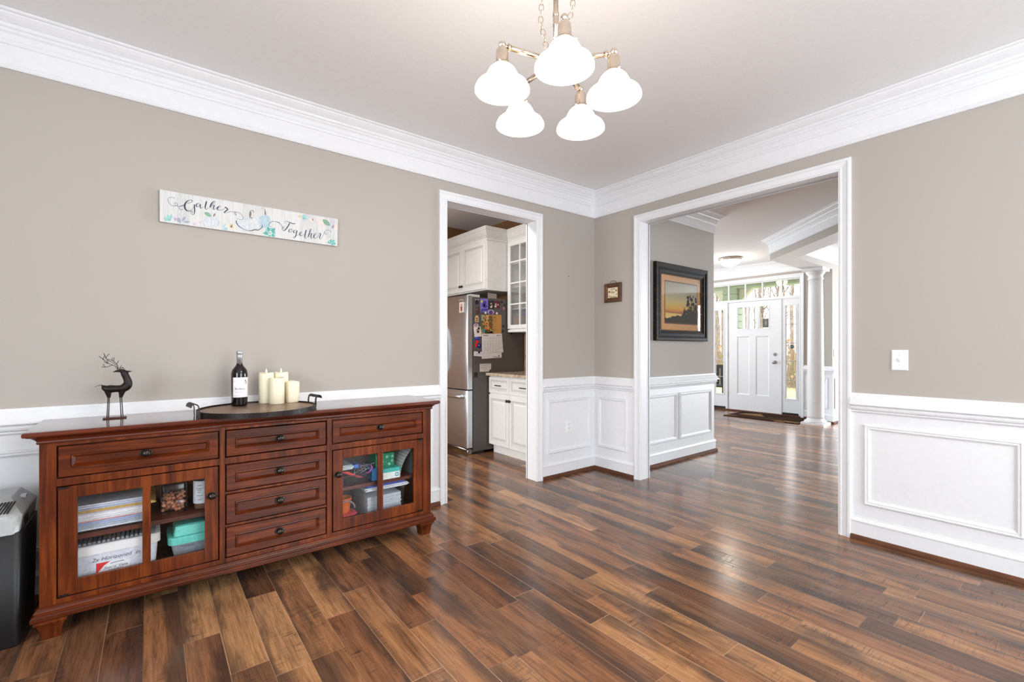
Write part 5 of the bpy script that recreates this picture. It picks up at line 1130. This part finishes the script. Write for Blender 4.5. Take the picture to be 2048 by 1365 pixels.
sticky('paper_slip', 460, 950, 646, 1036, [(224, 220, 226), ((150, 146, 160), [(.1, .3, .6, .36), (.1, .5, .7, .56), (.75, .4, .95, .47)])], 'long white paper slip under a black magnet at the foot of the calendar', 'note', [(462, 948), (646, 962), (642, 1037), (458, 1022)], .0062)
sticky('note_paper', 555, 1146, 740, 1278, [(208, 202, 196), ((150, 140, 132), [(.1, .2, .7, .24), (.6, .1, .95, .14), (.1, .5, .6, .54)])], 'cream note paper with a cut corner above the kitchen countertop', 'note', [(556, 1150), (740, 1145), (740, 1225), (700, 1275), (558, 1278)])
sticky('dark_label', 466, 1286, 524, 1368, [(52, 32, 28)], 'dark brown square magnet low on the refrigerator side', 'magnet')
for i_, (X, Y, lb) in enumerate(((910, 155, 'black round magnet at the upper right corner of the refrigerator side'), (950, 206, 'dark red round magnet right of the reddish photograph'), (935, 545, 'black round magnet right of the calendar picture'), (930, 622, 'black round magnet right of the top of the calendar date page'), (1066, 662, 'black round magnet below the glass-front wall cabinet'), (540, 962, 'black round magnet holding the long white paper slip'), (538, 578, 'black round magnet on the tilted white photo card'))):
    p = k8(X, Y); yb = FY0-(.0065 if i_ == 5 else .0035 if i_ == 6 else 0)
    tag(MB().lathe((p.x, 0, p.z), [(.013, yb), (.013, yb-.005), (.009, yb-.007)], 14, 1).build('round_magnet', flat((60, 24, 26) if i_ == 1 else (24, 22, 24), .4)), lb, 'magnet', 'round magnets on the refrigerator')
for X, Y, lb in ((650, 335, 'white round magnet at the top left of the calendar picture'), (832, 342, 'white round magnet at the top right of the calendar picture')):
    p = k8(X, Y); tag(MB().lathe((p.x, 0, p.z), [(.014, FY0), (.014, FY0-.006), (.008, FY0-.011)], 14, 1).build('round_magnet', flat((220, 210, 206), .3)), lb, 'magnet', 'round magnets on the refrigerator')
p = k8(938, 262); tag(MB().ico((p.x, FY0-.008, p.z), .016, (.8, .5, 1.2), 10, 8).build('figure_magnet', flat((170, 110, 92), .5)), 'small pinkish brown lump magnet near the right edge of the refrigerator side', 'magnet')
p0, p1 = at(919, 600, 0, FX-.012), at(928, 625, 0, FX-.012)
m = MB().box(FX-.016, FX-.0095, p1.y, p0.y, p1.z, p0.z-.03); m.ci = 1; m.poly([(FX-.0165, (p0.y+p1.y)/2+.02*math.cos(k*PI/6), (p0.z+p1.z)/2-.02+.045*math.sin(k*PI/6)) for k in range(12)]); m.ci = 2; m.poly([(FX-.0168, (p0.y+p1.y)/2+.011*math.cos(k*PI/6), (p0.z+p1.z)/2+.01*math.sin(k*PI/6)) for k in range(12)])
tag(m.build('picture_magnet', [flat((214, 200, 196), .5), flat((130, 70, 50), .5), flat((226, 180, 156), .5)]), 'small picture magnet on the stainless refrigerator door', 'magnet')
p0 = at(980, 587, 1, FY0+.05); p1 = at(993, 598, 1, FY0+.05)
tag(MB().loft([[(p0.x-.03, FY0+.05, 1.776), (p1.x, FY0+.05, 1.776), (p1.x, FY0+.054, 1.776), (p0.x-.03, FY0+.054, 1.776)], [(p0.x-.02, FY0+.06, p0.z+.005), (p1.x+.01, FY0+.06, p0.z), (p1.x+.01, FY0+.064, p0.z), (p0.x-.02, FY0+.064, p0.z+.005)]]).build('paper_card', flat((190, 176, 170), .6)), 'white card standing on top of the refrigerator', 'card')
# wall cabinet over the refrigerator
CROWNK = [(0, -.03), (.004, -.03), (.01, -.02), (.012, 0), (.02, .004), (.02, .012), (.03, .02), (.045, .045), (.058, .075), (.066, .085), (.066, .098), (.072, .1), (.072, .115), (0, .115)]
XU = -.477; mU = lambda u, v, h: (XU-h, u, v); U0, U1 = 1.217, 2.25
t = thing('wall_cabinet', 'white two-door wall cabinet above the refrigerator', 'cabinet', (-.2, 1.73, 1.875))
MB().box(XU+.018, .095, U0, U1, 1.87, 2.47).build('carcass', M_CAB, t)
us = at(923.5, 560, 0, XU).y
for a, b, s in ((U0+.01, us-.002, -1), (us+.002, U1-.01, 1)):
    m = MB(); rpanel(m, mU, a, b, 1.885, 2.44, .055); d = m.build('door', CB, t); ky = us+.022*s
    MB().lathe((0, ky, 1.955), [(.006, XU), (.006, XU-.012), (.015, XU-.016), (.015, XU-.024), (.001, XU-.03)], 16, 0).build('knob', M_KNOB, d)
cz = lambda P, z: [(a, b+z) for a, b in P]
MB().run(cz(CROWNK, 2.47), (XU+.018, U1, 0), (XU+.018, U0, 0), (-1, 0, 0), 0, -1).run(cz(CROWNK, 2.47), (XU+.018, U0, 0), (-.158, U0, 0), (0, -1, 0), -1, 1).build('crown_moulding', M_CAB, t)
# glass-front wall cabinet
XG = -.175; mG = lambda u, v, h: (XG-h, u, v); g0, g1 = .745, 1.205; z0, z1 = 1.415, 2.47
t = thing('glass_cabinet', 'white wall cabinet with an eight-pane glass door above the countertop', 'cabinet', (-.04, .97, 1.415))
m = MB().box(XG+.02, .095, g0, g0+.018, z0, z1).box(XG+.02, .095, g1-.018, g1, z0, z1).box(XG+.02, .095, g0, g1, z0, z0+.02).box(XG+.02, .095, g0, g1, z1-.02, z1).box(.085, .095, g0, g1, z0, z1); m.build('carcass', M_CAB, t)
zb = [at(1018, v, 0, XG).z for v in (526, 568, 609.7)]
m = MB().rectframe(mG, g0+.004, g1-.004, z0+.01, z1-.03, [(0, -.02), (0, 0), (.003, .002), (.04, .002), (.045, -.004), (.045, -.02)])
m.box(XG-.001, XG+.018, .967, .983, z0+.05, z1-.07)
for z in zb: m.box(XG-.0005, XG+.0175, g0+.045, g1-.045, z-.008, z+.008)
d = m.build('door', M_CAB, t); MB().box(XG+.008, XG+.011, g0+.045, g1-.045, z0+.05, z1-.07).build('glass_pane', M_GLASS, d)
MB().box(XG+.004, .08, g0, g1, z0-.03, z0).build('light_rail', M_CAB, t, .006)
for z in (1.66, 1.92, 2.2): MB().box(-.13, .085, g0+.018, g1-.018, z-.009, z+.009).build('shelf', M_CAB, t)
MB().run(cz(CROWNK, 2.47), (XG+.018, g1+.012, 0), (XG+.018, g0, 0), (-1, 0, 0), 1, 0).build('crown_moulding', M_CAB, t)
for (y, z, r, h, lb) in ((.86, 1.435, .034, .13, 'cut glass tumbler on the bottom shelf of the glass-front cabinet'), (.94, 1.435, .03, .1, 'short glass tumbler left of the cut glass one in the glass-front cabinet'), (.85, 1.669, .032, .11, 'drinking glass on the second shelf of the glass-front cabinet'), (.92, 1.669, .03, .12, 'tall drinking glass beside the shorter one on the second cabinet shelf')):
    tag(MB().lathe((-.06, y, z), [(r*.75, .0005), (r*.8, .006), (r, h), (r-.003, h), (r*.75, .01), (.001, .009)], 20).build('tumbler', M_CLEARPL), lb, 'glass', 'glasses in the glass-front cabinet')
tag(MB().lathe((-.08, .87, 1.929), [(.03, .0005), (.034, .004), (.05, .03), (.052, .032), (.048, .032), (.03, .006), (.001, .005)], 20).build('dark_bowl', flat((40, 36, 36), .3)), 'small dark bowl on the third shelf of the glass-front cabinet', 'bowl')

# ================================================================ outdoors beyond the front door
GZ = -.45
def lawnm():
    q = NT('spring_lawn'); x, y, z = q.xyz(); n = q.noise(q.comb(x, y, z), 3, 5); d = q.mrange(x, 15, 18)
    c = q.mix(d, q.ramp(n, [(.3, (142, 156, 84)), (.7, (190, 196, 128))]), q.ramp(n, [(.3, (112, 92, 72)), (.7, (160, 136, 110))])); q.set(col=c, rough=.95); return q.m
o = struct(MB().poly([(5.4, -45, GZ), (110, -45, GZ), (110, 90, GZ), (5.4, 90, GZ)]).build('ground_outside', lawnm()))
struct(MB().box(5.45, 7.4, -.2, 4.4, GZ, -.06).build('porch_floor_outside', flat((170, 166, 160), .8)))
M_SAGE = paint('sage_green_siding', (176, 190, 172), .7, .03, 20, .03); M_CREAM = paint('cream_porch_trim', (226, 224, 206), .6, .02, 20, 0)
struct(MB().box(5.45, 7.5, -.2, 4.6, 2.95, 3.05).build('porch_ceiling_outside', M_CREAM))
struct(MB().box(7.15, 7.4, -.6, 4.6, 2.62, 2.95).box(7.12, 7.43, -.6, 4.6, 2.57, 2.62).build('porch_beam_outside', M_SAGE))
pp = at(1466, 580, 0, 7.27)
t = thing('porch_post', 'sage green clapboard porch post seen through the transom window', 'post', (7.27, pp.y, -.06))
m = MB()
for k in range(17): m.loft([[(7.27-.17+d, pp.y-.17+d, z), (7.27+.17-d, pp.y-.17+d, z), (7.27+.17-d, pp.y+.17-d, z), (7.27-.17+d, pp.y+.17-d, z)] for d, z in ((0, -.06+k*.157), (.015, -.06+k*.157+.15))])
m.build('clapboard', M_SAGE, t)
for s in (-1, 1):
    A = [(s*.17, 2.25), (s*.24, 2.3), (s*.3, 2.38), (s*.36, 2.46), (s*.48, 2.57), (s*.17, 2.57)]
    MB().loft([[(x, pp.y+a, z) for a, z in A] for x in (7.2, 7.34)]).build('arch_bracket', M_CREAM, t)
pc = at(1437, 790, 0, 6.5)
t = thing('porch_chair', 'dark porch chair seen through the left sidelight of the front door', 'chair', (6.5, pc.y, -.06))
y0, y1 = pc.y-.25, pc.y+.3; zf = -.06
MB().box(6.25, 6.72, y0, y1, zf+.4, zf+.44).build('seat', flat((52, 50, 54), .6), t, .01)
for x in (6.27, 6.7):
    for y in (y0+.02, y1-.02): MB().box(x-.02, x+.02, y-.02, y+.02, zf, zf+.4).build('leg', flat((44, 30, 28), .6), t)
m = MB()
for k in range(5): m.box(6.7, 6.73, y0+.03+k*.105, y0+.1+k*.105, zf+.44, zf+.85)
m.box(6.695, 6.735, y0, y1, zf+.8, zf+.88); m.build('backrest', flat((52, 50, 54), .6), t)
for y in (y0+.03, y1-.03): MB().box(6.24, 6.72, y-.03, y+.03, zf+.62, zf+.65).box(6.26, 6.3, y-.02, y+.02, zf+.44, zf+.62).build('armrest', flat((52, 50, 54), .6), t)
# woods
random.seed(31)
def treemesh(seed, h, r):
    random.seed(seed); m = MB(); P = [Vector((0, 0, 0))]
    for k in range(1, 9): P.append(Vector((random.uniform(-.12, .12)*k*.3, random.uniform(-.12, .12)*k*.3, h*k/8)))
    m.tube(P, [r*(1-.085*i) for i in range(9)], 6)
    for k in range(26):
        i = random.randint(2, 7); b = P[i].lerp(P[i+1], random.random()) if i < 8 else P[i]; a = random.uniform(0, 2*PI); l = h*random.uniform(.06, .12)*(1.3-i/9)
        d = Vector((math.cos(a), math.sin(a), random.uniform(.9, 2.0))).normalized(); c = b+d*l*.5+Vector((0, 0, l*.06)); e = b+d*l+Vector((random.uniform(-.1, .1), 0, l*.2))
        m.tube([b, c, e], [r*.36, r*.24, r*.1], 5)
        for j in range(3):
            q1 = b.lerp(e, .35+.2*j); dd = (d+Vector((random.uniform(-.8, .8), random.uniform(-.8, .8), random.uniform(0, .6)))).normalized(); m.tube([q1, q1+dd*l*.4], [r*.16, r*.06], 4)
    return m
M_BARK = paint('grey_brown_bark', (132, 120, 106), .9, .2, 6, .2)
protos = []
for k in range(5):
    tr = treemesh(100+k, 11+2*k % 5, .085+.01*k).build('bare_tree', M_BARK); tr.location = (18+k*3, 0, GZ); protos.append(tr)
random.seed(77); n_t = 0
TP = []
for k in range(4000):
    x = random.uniform(21, 54); fy_ = (x+3.5); y = -3.1+fy_*random.uniform(.3, .75)
    if any((x-a)**2+(y-b)**2 < 7.3 for a, b in TP): continue
    TP.append((x, y))
for k, (x, y) in enumerate(TP[:64]):
    if k < 5: o = protos[k]
    else: o = protos[k % 5].copy(); COL.objects.link(o)
    o.location = (x, y, GZ); o.rotation_euler = (0, 0, random.uniform(0, 6.28)); s = random.uniform(.75, 1.15); o.scale = (s, s, s)
    tag(o, 'thin bare winter tree in the woods beyond the front lawn', 'tree', 'bare winter trees beyond the lawn')
random.seed(5); m = MB()
for k in range(1100):
    x = random.uniform(17, 20.4); y = -3.1+(x+3.5)*random.uniform(.28, .78); h = random.uniform(.5, 2.6); m.ci = random.choice((0, 0, 1, 2))
    dx, dy = random.uniform(-.3, .3), random.uniform(-.3, .3); m.tube([(x, y, GZ), (x+dx, y+dy, GZ+h)], [.016, .006], 3, False)
    if random.random() < .5:
        r = random.uniform(.03, .08); m.poly([(x+dx, y+dy+r*math.cos(j*PI/3), GZ+h*.8+r*math.sin(j*PI/3)) for j in range(6)])
o = m.build('undergrowth', [flat((146, 128, 106), .9), flat((150, 152, 108), .9), flat((172, 134, 106), .9)]); tag(o, 'brown and green brush at the edge of the woods beyond the lawn', 'undergrowth', None, 'stuff')
